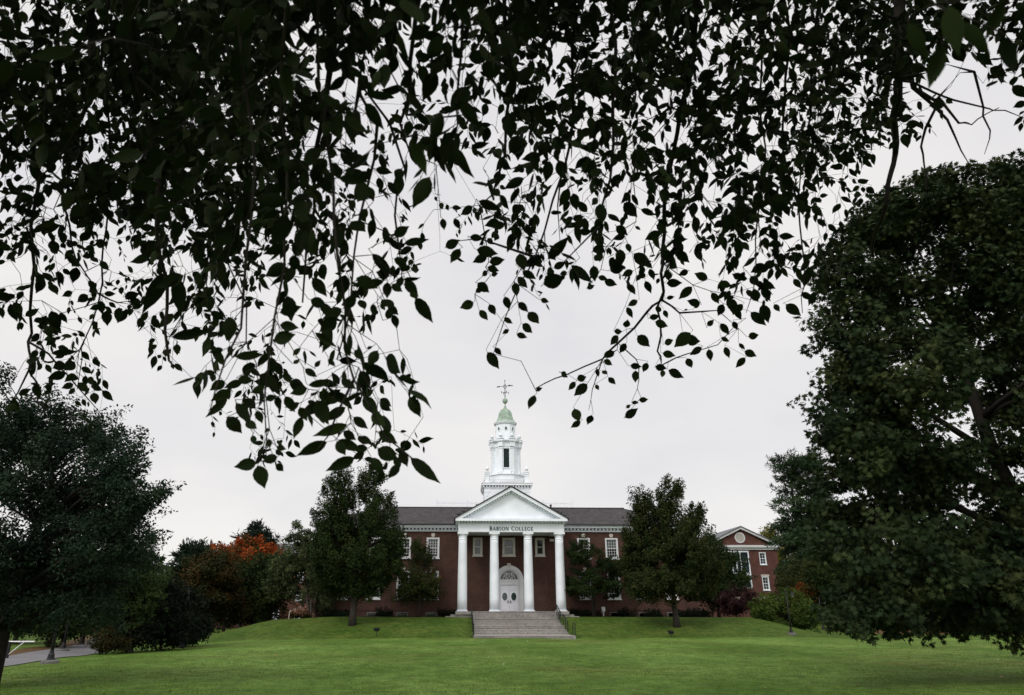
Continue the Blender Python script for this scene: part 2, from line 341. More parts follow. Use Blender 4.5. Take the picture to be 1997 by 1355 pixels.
# eaves cornice: bed, dentils, crown
YE = YW-.62
def bands(x0, x1, nm='cornice'):
    c = MB().box(x0, x1, YW-.12, YW+.1, 9.14, 9.3).box(x0, x1, YW-.5, YW+.05, 9.47, 9.62).box(x0, x1, YE, YW+.05, 9.621, 9.78)
    k = int((x1-x0)/.36)
    for j in range(k):
        x = x0+(j+.5)*(x1-x0)/k; c.box(x-.09, x+.09, YW-.34, YW+.04, 9.301, 9.469)
    H(c, nm, 'white')
bands(WX0-.5, AX-5.0); bands(AX+5.0, WX1+.5)
for s, xw in ((-1, WX0), (1, WX1)):
    x0, x1 = (xw-.5, xw+.02) if s < 0 else (xw-.02, xw+.5); H(MB().box(x0, x1, YW+.06, 87.4, 9.47, 9.78), 'cornice', 'white')
# main roof, a hip cut off by a flat deck
E0, E1, RX0, RX1, RY0, RY1, ZE, ZR = WX0-.6, WX1+.6, -7.85, 17.5, 78.1, 83.2, 9.8, 12.06
rf = MB(); A = [(E0, YE-.08, ZE), (E1, YE-.08, ZE), (E1, 87.6, ZE), (E0, 87.6, ZE)]; B = [(RX0, RY0, ZR), (RX1, RY0, ZR), (RX1, RY1, ZR), (RX0, RY1, ZR)]
for j in range(4): k = (j+1) % 4; rf.quad(A[j], A[k], B[k], B[j])
rf.quad(*B); rf.quad(*A[::-1]); roof = H(rf, 'roof', 'shingle')
MB().box(RX0-.03, RX1+.03, RY0-.12, RY0+.1, ZR-.04, ZR+.07).build('ridge_flashing', M['roofedge'], roof)
for a, b2 in ((E0, AX-5.35), (AX+5.35, E1)): MB().tube([(a, YE-.1, 9.77), (b2, YE-.1, 9.77)], .07).build('gutter', M['roofedge'], roof)
# roof-deck balustrade
bl = MB(); X0, X1, Y0 = -2.5, 12.1, 78.7
bl.box(X0, X1, Y0-.03, Y0+.03, 12.62, 12.68).box(X0, X1, Y0-.03, Y0+.03, 12.2, 12.25)
for k in range(int((X1-X0)/.19)+1): x = X0+k*.19; bl.box(x-.022, x+.022, Y0-.02, Y0+.02, 12.07, 12.82)
for x in (X0-.06, X0+3.2, X1-3.2, X1+.06): bl.box(x-.07, x+.07, Y0-.07, Y0+.07, 12.07, 12.95)
H(bl, 'roof_balustrade', 'white')
for x in (1.75, 9.6): H(MB().lathe(x, 77.6, [(11.7, .09), (12.25, .09), (12.26, .13), (12.36, .13)], 10), 'vent_pipe', 'iron')
# platform and columns
pf = MB(); 
for k, (e, z0, z1) in enumerate(((0, 1.42, FL), (.45, 1.27, 1.419), (.9, .7, 1.269))):
    y0 = 69.15 if k == 0 else 69.3
    pf.box(AX-5.15-e, AX+5.15+e, y0, YW-.01-k*.01, z0, z1)
H(pf, 'portico_floor', 'stone_side')
for dx in (-4.55, -1.59, 1.59, 4.55):
    x = AX+dx; c = MB()
    prof = [(FL+.12, .45)]+[(FL+.12+(8.3-FL-.12)*t, .45-.075*t**1.6) for t in (.15, .3, .45, .6, .75, .9, 1)]
    c.lathe(x, YC, prof, 32); co = H(c, 'column', 'white', smooth=True)
    MB().box(x-.5, x+.5, YC-.5, YC+.5, FL, FL+.05).lathe(x, YC, [(FL+.05, .49), (FL+.08, .515), (FL+.105, .5), (FL+.121, .46)], 32).build('base', M['white'], co)
    MB().lathe(x, YC, [(8.0, .385), (8.03, .41), (8.07, .41), (8.1, .385)], 32).lathe(x, YC, [(8.2, .385), (8.22, .405), (8.25, .405), (8.27, .385)], 32).lathe(x, YC, [(8.29, .38), (8.36, .4), (8.45, .47), (8.52, .5)], 32).box(x-.5, x+.5, YC-.5, YC+.5, 8.52, 8.69).build('capital', M['white'], co)
en = MB().box(AX-4.99, AX+4.99, 69.5, 70.48, 8.7, 9.5).box(AX-5.03, AX+5.03, 69.44, 69.499, 9.36, 9.45)
for s in (-1, 1):
    a, b2 = sorted((AX+s*4.98, AX+s*4.05)); en.box(a, b2, 70.481, YW+.03, 8.71, 9.5)
ent = H(en, 'entablature', 'white')
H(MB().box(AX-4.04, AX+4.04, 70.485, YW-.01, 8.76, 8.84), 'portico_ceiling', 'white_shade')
cn = MB().box(AX-5.27, AX+5.27, 68.9, 70.6, 9.64, 9.87)
for s in (-1, 1):
    a, b2 = sorted((AX+s*5.27, AX+s*4.6)); cn.box(a, b2, 70.601, YE+.05, 9.641, 9.869)
k = 36
for j in range(k):
    x = AX-5.05+(j+.5)*10.1/k; cn.box(x-.085, x+.085, 69.2, 69.6, 9.505, 9.639)
for j in range(11):
    y = 69.75+j*.33; cn.box(AX-5.2, AX-4.9, y-.08, y+.08, 9.505, 9.639); cn.box(AX+4.9, AX+5.2, y-.08, y+.08, 9.505, 9.639)
H(cn, 'portico_cornice', 'white')
ZA = 12.82; sl = (ZA-9.87)/5.27
pd = H(MB().prism([(AX-4.9, 9.875), (AX+4.9, 9.875), (AX, ZA-.2)], 69.5, 69.8), 'pediment', 'white')
rk = MB()
for s in (-1, 1):
    p = [(AX+s*5.27, 9.871), (AX+s*4.72, 9.871), (AX, ZA-.31), (AX, ZA)]; rk.prism(p if s < 0 else p[::-1], 68.92, 69.56)
    for j in range(19):
        t = (j+.7)/19.6; x = AX+s*4.72*(1-t); z = 9.871+(ZA-.31-9.871)*t; rk.prism([(x-.09, z-.16-.09*-s*sl*0), (x+.09, z-.16), (x+.09, z+.02+.0), (x-.09, z+.02)], 69.2, 69.54)
rk.build('raking_cornice', M['white'], pd)
pr = MB()
for s in (-1, 1):
    p = [(AX+s*5.42, 9.81), (AX, ZA+.03), (AX, ZA+.12), (AX+s*5.42, 9.9)]; pr.prism(p[::-1] if s < 0 else p, 68.8, 77.3)
H(pr, 'portico_roof', 'roofedge')
# lettering on the frieze: serif strokes
def stroke(mb, pts, wd, y0=69.455, y1=69.52):
    for (p, q), (wa, wb) in zip(zip(pts[:-1], pts[1:]), zip(wd[:-1], wd[1:])):
        p, q = Vector(p), Vector(q); t = (q-p).normalized(); nn = Vector((-t.y, t.x))
        poly = [p-nn*wa/2, q-nn*wb/2, q+nn*wb/2, p+nn*wa/2]; mb.prism([(a.x, a.y) for a in poly], y0, y1)
def arc(cx, cz, rx, rz, a0, a1, k=12): return [(cx+rx*math.cos(R(a0+(a1-a0)*j/k)), cz+rz*math.sin(R(a0+(a1-a0)*j/k))) for j in range(k+1)]
def aw(a0, a1, th, tn, k=12): return [tn+(th-tn)*abs(math.cos(R(a0+(a1-a0)*j/k)))**1.2 for j in range(k+1)]
TH, TN = .2, .1
def serif(x, z, wd=.3): return ([(x-wd/2, z), (x+wd/2, z)], [.06, .06])
GL = {
 'B': (.72, [([(.2, 0), (.2, 1)], [TH]*2), (arc(.24, .74, .32, .235, -90, 90), aw(-90, 90, TH, TN)), (arc(.24, .265, .4, .24, -90, 90), aw(-90, 90, TH, TN)), serif(.18, .03), serif(.18, .97)]),
 'A': (.86, [([(.1, 0), (.42, 1)], [TN]*2), ([(.42, 1), (.76, 0)], [TH]*2), ([(.22, .34), (.62, .34)], [TN]*2), serif(.1, .03, .26), serif(.76, .03, .3)]),
 'S': (.62, [(arc(.31, .74, .22, .23, 30, 250), [TN]*4+[.12]*5+[.15]*4), ([(.23, .53), (.38, .47)], [.16, .16]), (arc(.3, .25, .23, .22, 70, -150), [.15]*4+[.12]*5+[TN]*4)]),
 'O': (.92, [(arc(.45, .5, .37, .46, 0, 360, 28), aw(0, 360, TH, TN, 28))]),
 'N': (.92, [([(.16, 0), (.16, 1)], [TN]*2), ([(.14, 1), (.78, 0)], [TH]*2), ([(.78, 0), (.78, 1)], [TN]*2), serif(.16, .03, .26), serif(.1, .97, .2), serif(.78, .97, .26)]),
 'C': (.82, [(arc(.45, .5, .36, .46, 45, 318, 22), aw(45, 318, TH, TN, 22)), ([(.7, .72), (.7, .95)], [.06]*2)]),
 'L': (.66, [([(.2, 0), (.2, 1)], [TH]*2), ([(.1, .04), (.6, .04)], [TN]*2), ([(.58, .0), (.58, .24)], [.06]*2), serif(.2, .97, .32)]),
 'E': (.68, [([(.2, 0), (.2, 1)], [TH]*2), ([(.1, .04), (.6, .04)], [TN]*2), ([(.1, .96), (.56, .96)], [TN]*2), ([(.25, .52), (.48, .52)], [TN]*2), ([(.58, 0), (.58, .22)], [.06]*2), ([(.55, .8), (.55, 1)], [.06]*2)]),
 'G': (.88, [(arc(.45, .5, .36, .46, 45, 318, 22), aw(45, 318, TH, TN, 22)), ([(.7, .72), (.7, .95)], [.06]*2), ([(.72, .1), (.72, .46)], [TH*.9]*2), serif(.7, .45, .28)]),
 ' ': (.5, [])}
txt = 'BABSON COLLEGE'; size = [1.13 if (j == 0 or txt[j-1] == ' ') else 1. for j in range(len(txt))]
tot = sum(GL[c][0]*s+.1 for c, s in zip(txt, size)); hh = .335; x = 2.73; kx = (6.91-2.73)/(tot*hh)
for c, s in zip(txt, size):
    le = MB()
    for pts, wd in GL[c][1]: stroke(le, [(x+p[0]*hh*s*kx, 8.83+p[1]*hh*s) for p in pts], [q*hh*s for q in wd])
    x += (GL[c][0]*s+.1)*hh*kx
    if c != ' ': le.build('letter', M['letters'], ent)
# entrance
DX = 4.81
dm = MB()
def archpoly(cx, cz, r, k=24): return [(cx+r*math.cos(math.pi*j/k), cz+r*math.sin(math.pi*j/k)) for j in range(k+1)]
def archring(mb, cx, cz, r0, r1, y0, y1, k=28):
    for j in range(k):
        a, b2 = math.pi*j/k, math.pi*(j+1)/k
        mb.prism([(cx+r1*math.cos(a), cz+r1*math.sin(a)), (cx+r1*math.cos(b2), cz+r1*math.sin(b2)), (cx+r0*math.cos(b2), cz+r0*math.sin(b2)), (cx+r0*math.cos(a), cz+r0*math.sin(a))][::-1], y0, y1)
ZS = 4.52
archring(dm, DX, ZS, 1.02, 1.4, YW-.3, YW+.02)
for s in (-1, 1):
    a, b2 = sorted((DX+s*1.4, DX+s*1.02)); dm.box(a, b2, YW-.3, YW+.02, FL, ZS)
    a, b2 = sorted((DX+s*1.44, DX+s*.98)); dm.box(a, b2, YW-.34, YW-.301, ZS-.12, ZS+.0)
dm.box(DX-1.02, DX+1.02, YW-.2, YW+.02, 4.1, 4.47)
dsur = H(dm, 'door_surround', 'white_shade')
MB().prism([(DX-.12, 5.78), (DX+.12, 5.78), (DX+.19, 6.1), (DX-.19, 6.1)], YW-.38, YW-.02).build('keystone', M['keystone'], dsur)
fl = MB(); archring(fl, DX, 4.55, .86, 1.02, YW-.16, YW+.01); fl.box(DX-1.02, DX+1.02, YW-.22, YW-.02, 4.471, 4.6)
for pts in ([arc(DX-.38, 4.6, .5, .62, 180, 0), arc(DX+.38, 4.6, .5, .62, 180, 0), arc(DX, 4.9, .3, .3, 0, 360, 20), arc(DX, 4.6, .6, .45, 180, 0)]):
    stroke(fl, [q for q in pts if (q[0]-DX)**2+(q[1]-4.55)**2 < .8], [.045]*len(pts), YW-.12, YW-.06)
for s in (-1, 1):
    for k in (.35, .62): stroke(fl, [(DX+s*k, 4.6), (DX+s*k*.6, 4.6+.75*math.sqrt(1-k*k))], [.04, .04], YW-.121, YW-.061)
flo = H(fl, 'fanlight', 'white_shade')
MB().prism([(x, z) for x, z in archpoly(DX, 4.55, .9)][::-1], YW-.05, YW-.005).build('pane', M['greyglass'], flo)
for s in (-1, 1):
    a, b2 = sorted((DX+s*.008, DX+s*.86)); cx = (a+b2)/2; d = MB().box(a, b2, YW-.12, YW-.02, FL+.01, 4.09)
    for (z0, z1) in ((1.85, 2.4), (3.62, 3.98)):
        d.box(a+.13, b2-.13, YW-.135, YW-.121, z0, z1)
    do = H(d, 'door', 'door')
    el = [(cx+.255*math.cos(2*math.pi*j/28), 3.02+.37*math.sin(2*math.pi*j/28)) for j in range(28)]; eo = [(cx+.3*math.cos(2*math.pi*j/28), 3.02+.42*math.sin(2*math.pi*j/28)) for j in range(28)]
    MB().prism(el[::-1], YW-.142, YW-.121).build('oval_window', M['greyglass' if s < 0 else 'shutter'], do)
    rg = MB()
    for j in range(28): rg.prism([eo[j], el[j], el[(j+1) % 28], eo[(j+1) % 28]], YW-.16, YW-.1205)
    rg.build('oval_frame', M['white'], do)
    hx = DX+s*.12; MB().box(hx-.03, hx+.03, YW-.15, YW-.121, 2.42, 2.68).tube([(hx, YW-.2, 2.46), (hx, YW-.2, 2.64)], .025).tube([(hx, YW-.15, 2.55), (hx-s*-.09, YW-.2, 2.55)], .02).build('handle', M['iron'], do)
for s in (-1, 1):
    a, b2 = sorted((DX+s*.862, DX+s*1.019)); H(MB().box(a, b2, YW-.17, YW+.01, FL, 4.099), 'door_jamb', 'white_shade')
H(MB().box(7.2+1.7, 7.2+2.1, YW-.2, YW-.001, 8.2, 8.45), 'wall_lantern', 'trim')
# steeple
SX, SY = AX+.03, 77.6
st = H(MB().box(SX-2.35, SX+2.35, SY-2.35, SY+2.35, 10.4, 13.66), 'steeple', 'white')
def S(mb, name, mat='white', **k): return mb.build(name, M[mat], st, **k)
q = MB()
for sx in (-1, 1):
    for sy in (-1, 1):
        for j in range(8):
            ln = .62 if j % 2 else .4; z = 10.5+j*.395; a, b2 = sorted((SX+sx*2.39, SX+sx*(2.39-ln))); c, d2 = sorted((SY+sy*2.39, SY+sy*(2.39-ln))); q.box(a, b2, c, d2, z, z+.36)
S(q, 'quoin')
c = MB().box(SX-2.42, SX+2.42, SY-2.42, SY+2.42, 13.66, 13.8).box(SX-2.62, SX+2.62, SY-2.62, SY+2.62, 13.98, 14.19)
for j in range(17):
    t = -2.45+j*4.9/16
    for yy in (SY-2.52, SY+2.42): c.box(SX+t-.08, SX+t+.08, yy, yy+.12, 13.801, 13.979)
    for xx in (SX-2.54, SX+2.42): c.box(xx, xx+.12, SY+t-.08, SY+t+.08, 13.802, 13.978)
S(c, 'cornice')
S(MB().box(SX-2.66, SX+2.66, SY-2.66, SY+2.66, 14.191, 14.23), 'flashing', 'trim')
bl = MB()
for s in (-1, 1):
    for ax in (0, 1):
        f0 = lambda a, b2, c2, d2, z0, z1: bl.box(SX+a, SX+b2, SY+c2, SY+d2, z0, z1) if ax == 0 else bl.box(SX+c2, SX+d2, SY+a, SY+b2, z0, z1)
        y = s*2.05; f0(-1.85, 1.85, y-.05, y+.05, 14.66, 14.73); f0(-1.85, 1.85, y-.04, y+.04, 14.24, 14.31)
        for j in range(25): t = -1.8+j*3.6/24; f0(t-.022, t+.022, y-.022, y+.022, 14.31, 14.66)
S(bl, 'balustrade')
URN = [(0, .1), (.05, .12), (.1, .06), (.16, .05), (.24, .15), (.36, .19), (.46, .19), (.5, .13), (.54, .1), (.62, .05), (.7, .03), (.78, .045), (.84, .005)]
for sx in (-1, 1):
    for sy in (-1, 1):
        x, y = SX+sx*2.07, SY+sy*2.07
        p = MB().box(x-.2, x+.2, y-.2, y+.2, 14.23, 15.2).box(x-.26, x+.26, y-.26, y+.26, 14.23, 14.4).box(x-.23, x+.23, y-.23, y+.23, 15.0, 15.06).box(x-.26, x+.26, y-.26, y+.26, 15.2, 15.36)
        S(p, 'pedestal'); S(MB().box(x-.265, x+.265, y-.265, y+.265, 15.361, 15.39), 'pedestal_cap', 'roofedge')
        S(MB().lathe(x, y, [(15.39+z*1., r) for z, r in URN], 16), 'urn', smooth=True)
def octa(ap, rot=R(22.5)): r = ap/math.cos(R(22.5)); return [(SX+r*math.cos(rot+R(45)*j), SY+r*math.sin(rot+R(45)*j)) for j in range(8)]
S(MB().slab(octa(1.78), 14.2, 15.25).slab(octa(1.9), 15.251, 15.38).slab(octa(1.7), 15.381, 15.5), 'plinth')
S(MB().slab(octa(1.36), 15.5, 18.3), 'belfry')
pl = MB(); capm = MB()
for j, (x, y) in enumerate(octa(1.36)):
    a = R(22.5)+R(45)*j; dx, dy = math.cos(a), math.sin(a); tx, ty = -dy, dx
    P = lambda r, t: (x+dx*r+tx*t, y+dy*r+ty*t)
    pl.slab([P(-.2, -.2), P(.16, -.2), P(.16, .2), P(-.2, .2)], 15.5, 18.25)
    pl.slab([P(-.2, -.24), P(.2, -.24), P(.2, .24), P(-.2, .24)], 15.501, 15.7).slab([P(-.2, -.24), P(.2, -.24), P(.2, .24), P(-.2, .24)], 18.08, 18.24)
    pl.slab([P(-.3, -.26), P(.3, -.26), P(.3, .26), P(-.3, .26)], 18.3, 18.86).slab([P(-.3, -.34), P(.42, -.34), P(.42, .34), P(-.3, .34)], 18.861, 19.06)
    capm.slab([P(-.25, -.33), P(.4, -.33), P(.4, .33), P(-.25, .33)], 19.061, 19.12).slab([P(.15, -.2), P(.3, -.2), P(.3, .2), P(.15, .2)], 15.381, 15.52)
    S(MB().lathe(x+dx*.12, y+dy*.12, [(19.12+z*1.05, r*1.05) for z, r in URN], 16), 'urn', smooth=True)
S(pl, 'pilaster'); S(capm, 'lead_cap', 'roofedge')
S(MB().slab(octa(1.44), 18.301, 18.85).slab(octa(1.62), 18.851, 18.95).slab(octa(1.72), 18.951, 19.05), 'entablature')
for j in (0, 2, 4, 6):
    lvm = MB(); fm = MB()
    a = R(45)*j-R(90); dx, dy = math.cos(a), math.sin(a); tx, ty = -dy, dx
    P = lambda r, t: (SX+dx*r+tx*t, SY+dy*r+ty*t)
    lvm.slab([P(1.3, -.3), P(1.37, -.3), P(1.37, .3), P(1.3, .3)], 16.05, 18.1)
    for k in range(17):
        z = 16.08+k*.12; p = [P(1.37, -.29), P(1.37, .29), P(1.43, .29), P(1.43, -.29)]
        lvm.add([(*p[0], z+.1), (*p[1], z+.1), (*p[2], z), (*p[3], z), (*p[0], z+.12), (*p[1], z+.12), (*p[2], z+.02), (*p[3], z+.02)], [(0,1,2,3), (4,7,6,5), (2,1,5,6), (3,2,6,7), (0,3,7,4), (1,0,4,5)])
    for t0, t1, z0, z1 in ((-.4, -.3, 15.96, 18.2), (.3, .4, 15.96, 18.2), (-.3, .3, 18.1, 18.2), (-.3, .3, 15.96, 16.05)):
        fm.slab([P(1.3, t0), P(1.45, t0), P(1.45, t1), P(1.3, t1)][::1], z0, z1)
    S(lvm, 'louver', 'shutter'); S(fm, 'louver_frame')
S(MB().slab(octa(1.05), 19.05, 21.0).slab(octa(1.13), 19.06, 19.3), 'drum')
ov = MB(); og = MB()
for j in range(8):
    a = R(45)*j-R(90); dx, dy = math.cos(a), math.sin(a); tx, ty = -dy, dx
    ring = []
    for rr, hz in ((.13, .2), (.2, .28)):
        ring.append([(SX+dx*1.09+tx*rr*math.cos(R(18)*k), SY+dy*1.09+ty*rr*math.cos(R(18)*k), 20.4+hz*math.sin(R(18)*k)) for k in range(20)])
    for k in range(20):
        kk = (k+1) % 20; i0, i1, o1, o0 = ring[0][k], ring[0][kk], ring[1][kk], ring[1][k]; bk = lambda p: (p[0]-dx*.06, p[1]-dy*.06, p[2])
        ov.add([i0, i1, o1, o0, bk(i0), bk(i1), bk(o1), bk(o0)], [(0,1,2,3), (4,7,6,5), (0,4,5,1), (3,2,6,7)])
    inner = [(p[0]-dx*.03, p[1]-dy*.03, p[2]) for p in ring[0]]; og.add(inner, [tuple(range(20))])
S(ov, 'oval_frame'); S(og, 'oval_window', 'greyglass')
S(MB().slab(octa(1.16), 20.98, 21.1).slab(octa(1.24), 21.101, 21.18), 'dome_cornice', 'white')
r22 = 1/math.cos(R(22.5))
dome = MB().lathe(SX, SY, [(z, r*r22) for z, r in [(21.18, 1.2), (21.24, 1.13), (21.4, .98), (21.6, .87), (21.88, .79), (22.15, .74), (22.4, .67), (22.58, .57), (22.7, .46), (22.8, .32), (22.84, .2)]], 8, R(22.5))
S(dome, 'dome', 'copper')
S(MB().lathe(SX, SY, [(22.8, .2), (22.9, .2), (22.92, .15), (23.05, .15), (23.2, .08), (23.42, .045), (23.46, .1), (23.55, .22), (23.72, .3), (23.88, .3), (24.0, .22), (24.1, .08), (24.2, .05)], 20), 'finial', 'copper', smooth=True)
wv = MB().lathe(SX, SY, [(24.2, .05), (26.1, .025)], 8).lathe(SX, SY, [(26.08, .02), (26.12, .06), (26.18, .06), (26.24, .01)], 10)
for a in (20, 110):
    dx, dy = math.cos(R(a)), math.sin(R(a)); wv.tube([(SX-dx*.42, SY-dy*.42, 24.75), (SX+dx*.42, SY+dy*.42, 24.75)], .02, 5)
    for s in (-1, 1): wv.tube([(SX+s*dx*.42, SY+s*dy*.42, 24.64), (SX+s*dx*.42, SY+s*dy*.42, 24.88)], .03, 5)
a = R(12); dx, dy = math.cos(a), math.sin(a); tilt = .16
T = lambda t, z=0: (SX+dx*t, SY+dy*t, 25.5+t*tilt+z)
wv.tube([T(-.75), T(.85)], .025, 6)
def plate(poly, th=.02):
    vs = [(T(t, z)[0]-dy*s, T(t, z)[1]+dx*s, T(t, z)[2]) for s in (-th, th) for t, z in poly]; k = len(poly)
    wv.add(vs, [tuple(range(k)), tuple(range(2*k-1, k-1, -1))]+[((j+1) % k, j, j+k, (j+1) % k+k) for j in range(k)])
plate([(.35, -.03), (.62, -.05), (.7, 0), (.62, .1), (.5, .12), (.35, .05)]); plate([(.78, -.1), (.95, 0), (.78, .1)]); plate([(-.95, -.08), (-.6, -.05), (-.55, .05), (-.9, .06)])
wv.tube(arc_pts := [(SX+dx*.16*math.cos(R(20)*k), SY+dy*.16*math.cos(R(20)*k), 25.45+.22*math.sin(R(20)*k)) for k in range(19)], .03, 6)
S(wv, 'weathervane', 'iron')

# ------------------------------------------------------------------ stone steps up the bank, with rails
steps = empty('stone_steps', (4.93, 60, -.2), 'wide weathered granite steps climbing the lawn bank to the portico', 'steps')
ris = [58.1, 62.0, 62.75, 63.5, 64.25, 66.0, 66.65, 67.3, 67.95, 68.55, 68.85, 69.1]; z0 = -.2; rh = (FL-.005-z0)/len(ris)
sb = MB(); XS0, XS1 = 1.07, 8.79
for j, y in enumerate(ris):
    ye = ris[j+1] if j+1 < len(ris) else 69.148
    sb.box(XS0, XS1, y+.0, ye+.35 if j+1 < len(ris) else ye, z0+rh*j-.35, z0+rh*(j+1)-.05-.0007*j); sb.box(XS0, XS1, y-.03, ye-.031 if j+1 < len(ris) else ye-.003, z0+rh*(j+1)-.0499-.0007*j, z0+rh*(j+1))
sb.build('treads', M['stone'], steps)
def handrail(x, ya, yb, za, zb, label, mids=1, xo=0):
    mb = MB(); r = .034; n_ = mids+2; tops = []
    for j in range(n_):
        t = j/(n_-1); y = ya+(yb-ya)*t; zf = za if j == 0 else zb if j == n_-1 else za+(zb-za)*t
        mb.tube([(x, y, zf-.1), (x, y, zf+.86)], r, 6); tops.append((x, y, zf+.86))
    mb.tube([(x, ya-.12, tops[0][2]-.05)]+tops+[(x, yb+.12, tops[-1][2])], .038, 6)
    mb.tube([(p[0], p[1], p[2]-.36) for p in tops], .022, 5)
    return mb.build('handrail', M['iron'], None, label, 'handrail', 'iron handrails beside the steps')
def zt(y): return z0+rh*sum(1 for q in ris if q <= y)
for x, sd_ in ((XS0+.03, 'left'), (XS1-.03, 'right')):
    handrail(x, 58.0+.14, 59.3, zt(58.14), zt(59.3), f'short black iron handrail at the foot of the steps, {sd_} side', 0)
    handrail(x, 61.9+.15, 64.7, zt(62.05), zt(64.7), f'middle black iron handrail halfway up the steps, {sd_} side')
    handrail(x, 65.9+.15, 68.7, zt(66.05), zt(68.7), f'topmost black iron handrail near the columns, {sd_} side', 2)

# ------------------------------------------------------------------ gabled brick building to the right
YB = 110.; gb_ = empty('gabled_brick_building', (42.1, YB, .8), 'red brick building with white gable trim and round louvre behind the trees', 'building')
GX, GW = 42.1, 5.25
hl = [(41.05-1.95, 41.05+1.95, 4.85, 10.15), (45.05-.5, 45.05+.5, 8.2, 9.95), (45.05-.5, 45.05+.5, 4.6, 6.5)]
gw = wall_with_holes(GX-GW, GX+GW, .3, 10.45, hl, YB); gw.prism([(GX-GW, 10.451), (GX+GW, 10.451), (GX, 13.3)], YB+.0, YB+.3)
gw.box(GX-GW+.001, GX-GW+.3, YB+.301, YB+24, .3, 10.44); gw.box(GX+GW-.3, GX+GW-.001, YB+.301, YB+24, .3, 10.44); gw.box(GX-GW+.31, GX+GW-.31, YB+23.7, YB+24, .3, 10.44)
gw.build('wall', M['brick_far'], gb_)
MB().box(GX-GW+.32, GX+GW-.32, YB+3, YB+3.2, .4, 10.3).build('interior', M['dark'], gb_)
g = MB().box(GX-5.75, GX+5.75, YB-.45, YB+.02, 10.62, 10.95).box(GX-5.5, GX+5.5, YB-.2, YB+.02, 10.3, 10.619)
for s in (-1, 1):
    p = [(GX+s*5.75, 10.951), (GX+s*5.15, 10.951), (GX, 13.3), (GX, 13.62)]; g.prism(p if s < 0 else p[::-1], YB-.44, YB+.03)
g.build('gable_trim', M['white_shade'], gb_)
g = MB()
for s in (-1, 1):
    p = [(GX+s*5.95, 10.84), (GX, 13.63), (GX, 13.75), (GX+s*5.95, 10.96)]; g.prism(p[::-1] if s < 0 else p, YB-.55, YB+24.2)
g.build('roof', M['slate'], gb_)
g = MB(); k = 28
for j in range(k):
    a, b2 = 2*math.pi*j/k, 2*math.pi*(j+1)/k; g.prism([(41.95+q*math.cos(t), 12.05+q*math.sin(t)) for q, t in ((.78, a), (.78, b2), (.62, b2), (.62, a))][::-1], YB-.1, YB+.01)
lv = g.build('round_louver', M['white_shade'], gb_); g = MB()
for j in range(9):
    z = 12.05-.56+j*.14; h = math.sqrt(max(.01, .62**2-(z-12.05)**2)); g.box(41.95-h, 41.95+h, YB-.07, YB-.005, z-.045, z+.045)
g.build('louver_blades', M['trim'], lv)
MB().box(GX-GW-.06, GX+GW+.06, YB-.08, YB+.05, 3.3, 3.65).build('stone_band', M['keystone'], gb_)
for z, ht in ((8.2, 1.75), (4.6, 1.9)):
    window(gb_, 45.05, z, YB, 1.0, ht, 'white', 2, 2, .1)
MB().box(45.05-.62, 45.05+.62, YB-.06, YB+.02, 6.52, 6.78).build('lintel', M['keystone'], gb_)
g = MB(); x0, x1, za, zb = 39.1, 43.0, 4.85, 10.15
for j in (0, 2, 3, 4, 6): x = x0+(x1-x0)*j/6; t = .14 if j in (0, 6) else .04 if j != 3 else .07; g.box(max(x0, x-t), min(x1, x+t), YB-.05, YB+.12, za, zb)
for z, t in ((za+.1, .1), (6.75, .2), (7.0, .06), (8.6, .04), (zb-.1, .1), (5.75, .04)): g.box(x0, x1, YB-.047, YB+.117, z-t, z+t)
bw = g.build('stair_window', M['white'], gb_); MB().box(x0, x1, YB+.13, YB+.14, za, zb).build('pane', M['glass'], bw)
MB().box(x0+.1, x1-.1, YB+.6, YB+.62, za, zb).build('blind', M['blind_blue'], bw)  # panel added behind the glass, coloured as the sky it would reflect

# ------------------------------------------------------------------ far houses on the left
def house(x, y, w_, d_, hw, hr, label, roofm='slate', wallm='brick_far', cols=3, z=None, win=True):
    z = gz(x, y) if z is None else z; r = empty('brick_house', (x, y, z), label, 'house')
    hs = [(x-w_/2+w_*(j+.5)/cols-.5, x-w_/2+w_*(j+.5)/cols+.5, z+1.1+k*2.9, z+2.7+k*2.9) for j in range(cols) for k in range(int(hw//2.9))] if win else []
    ww = wall_with_holes(x-w_/2, x+w_/2, z-.5, z+hw, hs, y); ww.box(x-w_/2+.001, x-w_/2+.3, y+.001, y+d_, z-.5, z+hw-.01).box(x+w_/2-.3, x+w_/2-.001, y+.001, y+d_, z-.5, z+hw-.01).box(x-w_/2+.31, x+w_/2-.31, y+d_-.3, y+d_, z-.5, z+hw-.01)
    ww.build('wall', M[wallm], r); rr = MB(); e = .4
    a = [(x-w_/2-e, y-e, z+hw), (x+w_/2+e, y-e, z+hw), (x+w_/2+e, y+d_+e, z+hw), (x-w_/2-e, y+d_+e, z+hw)]; b2 = [(x-w_/2-e, y+d_/2, z+hw+hr), (x+w_/2+e, y+d_/2, z+hw+hr)]
    rr.quad(a[0], a[1], b2[1], b2[0]).quad(a[2], a[3], b2[0], b2[1]).quad(a[1], a[2], b2[1]).quad(a[3], a[0], b2[0]).quad(*a[::-1]); ro = rr.build('roof', M[roofm], r)
    for h in hs: window(r, (h[0]+h[1])/2, h[2], y, 1., 1.6, 'white', 2, 2, .12)
    return r, ro
house(-43, 100, 15, 9, 3.1, 2.2, 'low brick house beyond the drive with white framed windows')
house(-35, 116, 9, 8, 6.2, 1.4, 'distant house with grey roof seen left of the orange tree')
r_, ro_ = house(-32, 128, 14, 10, 11.6, 2.0, 'tall brick house behind the orange tree, roof and chimney showing', cols=4)
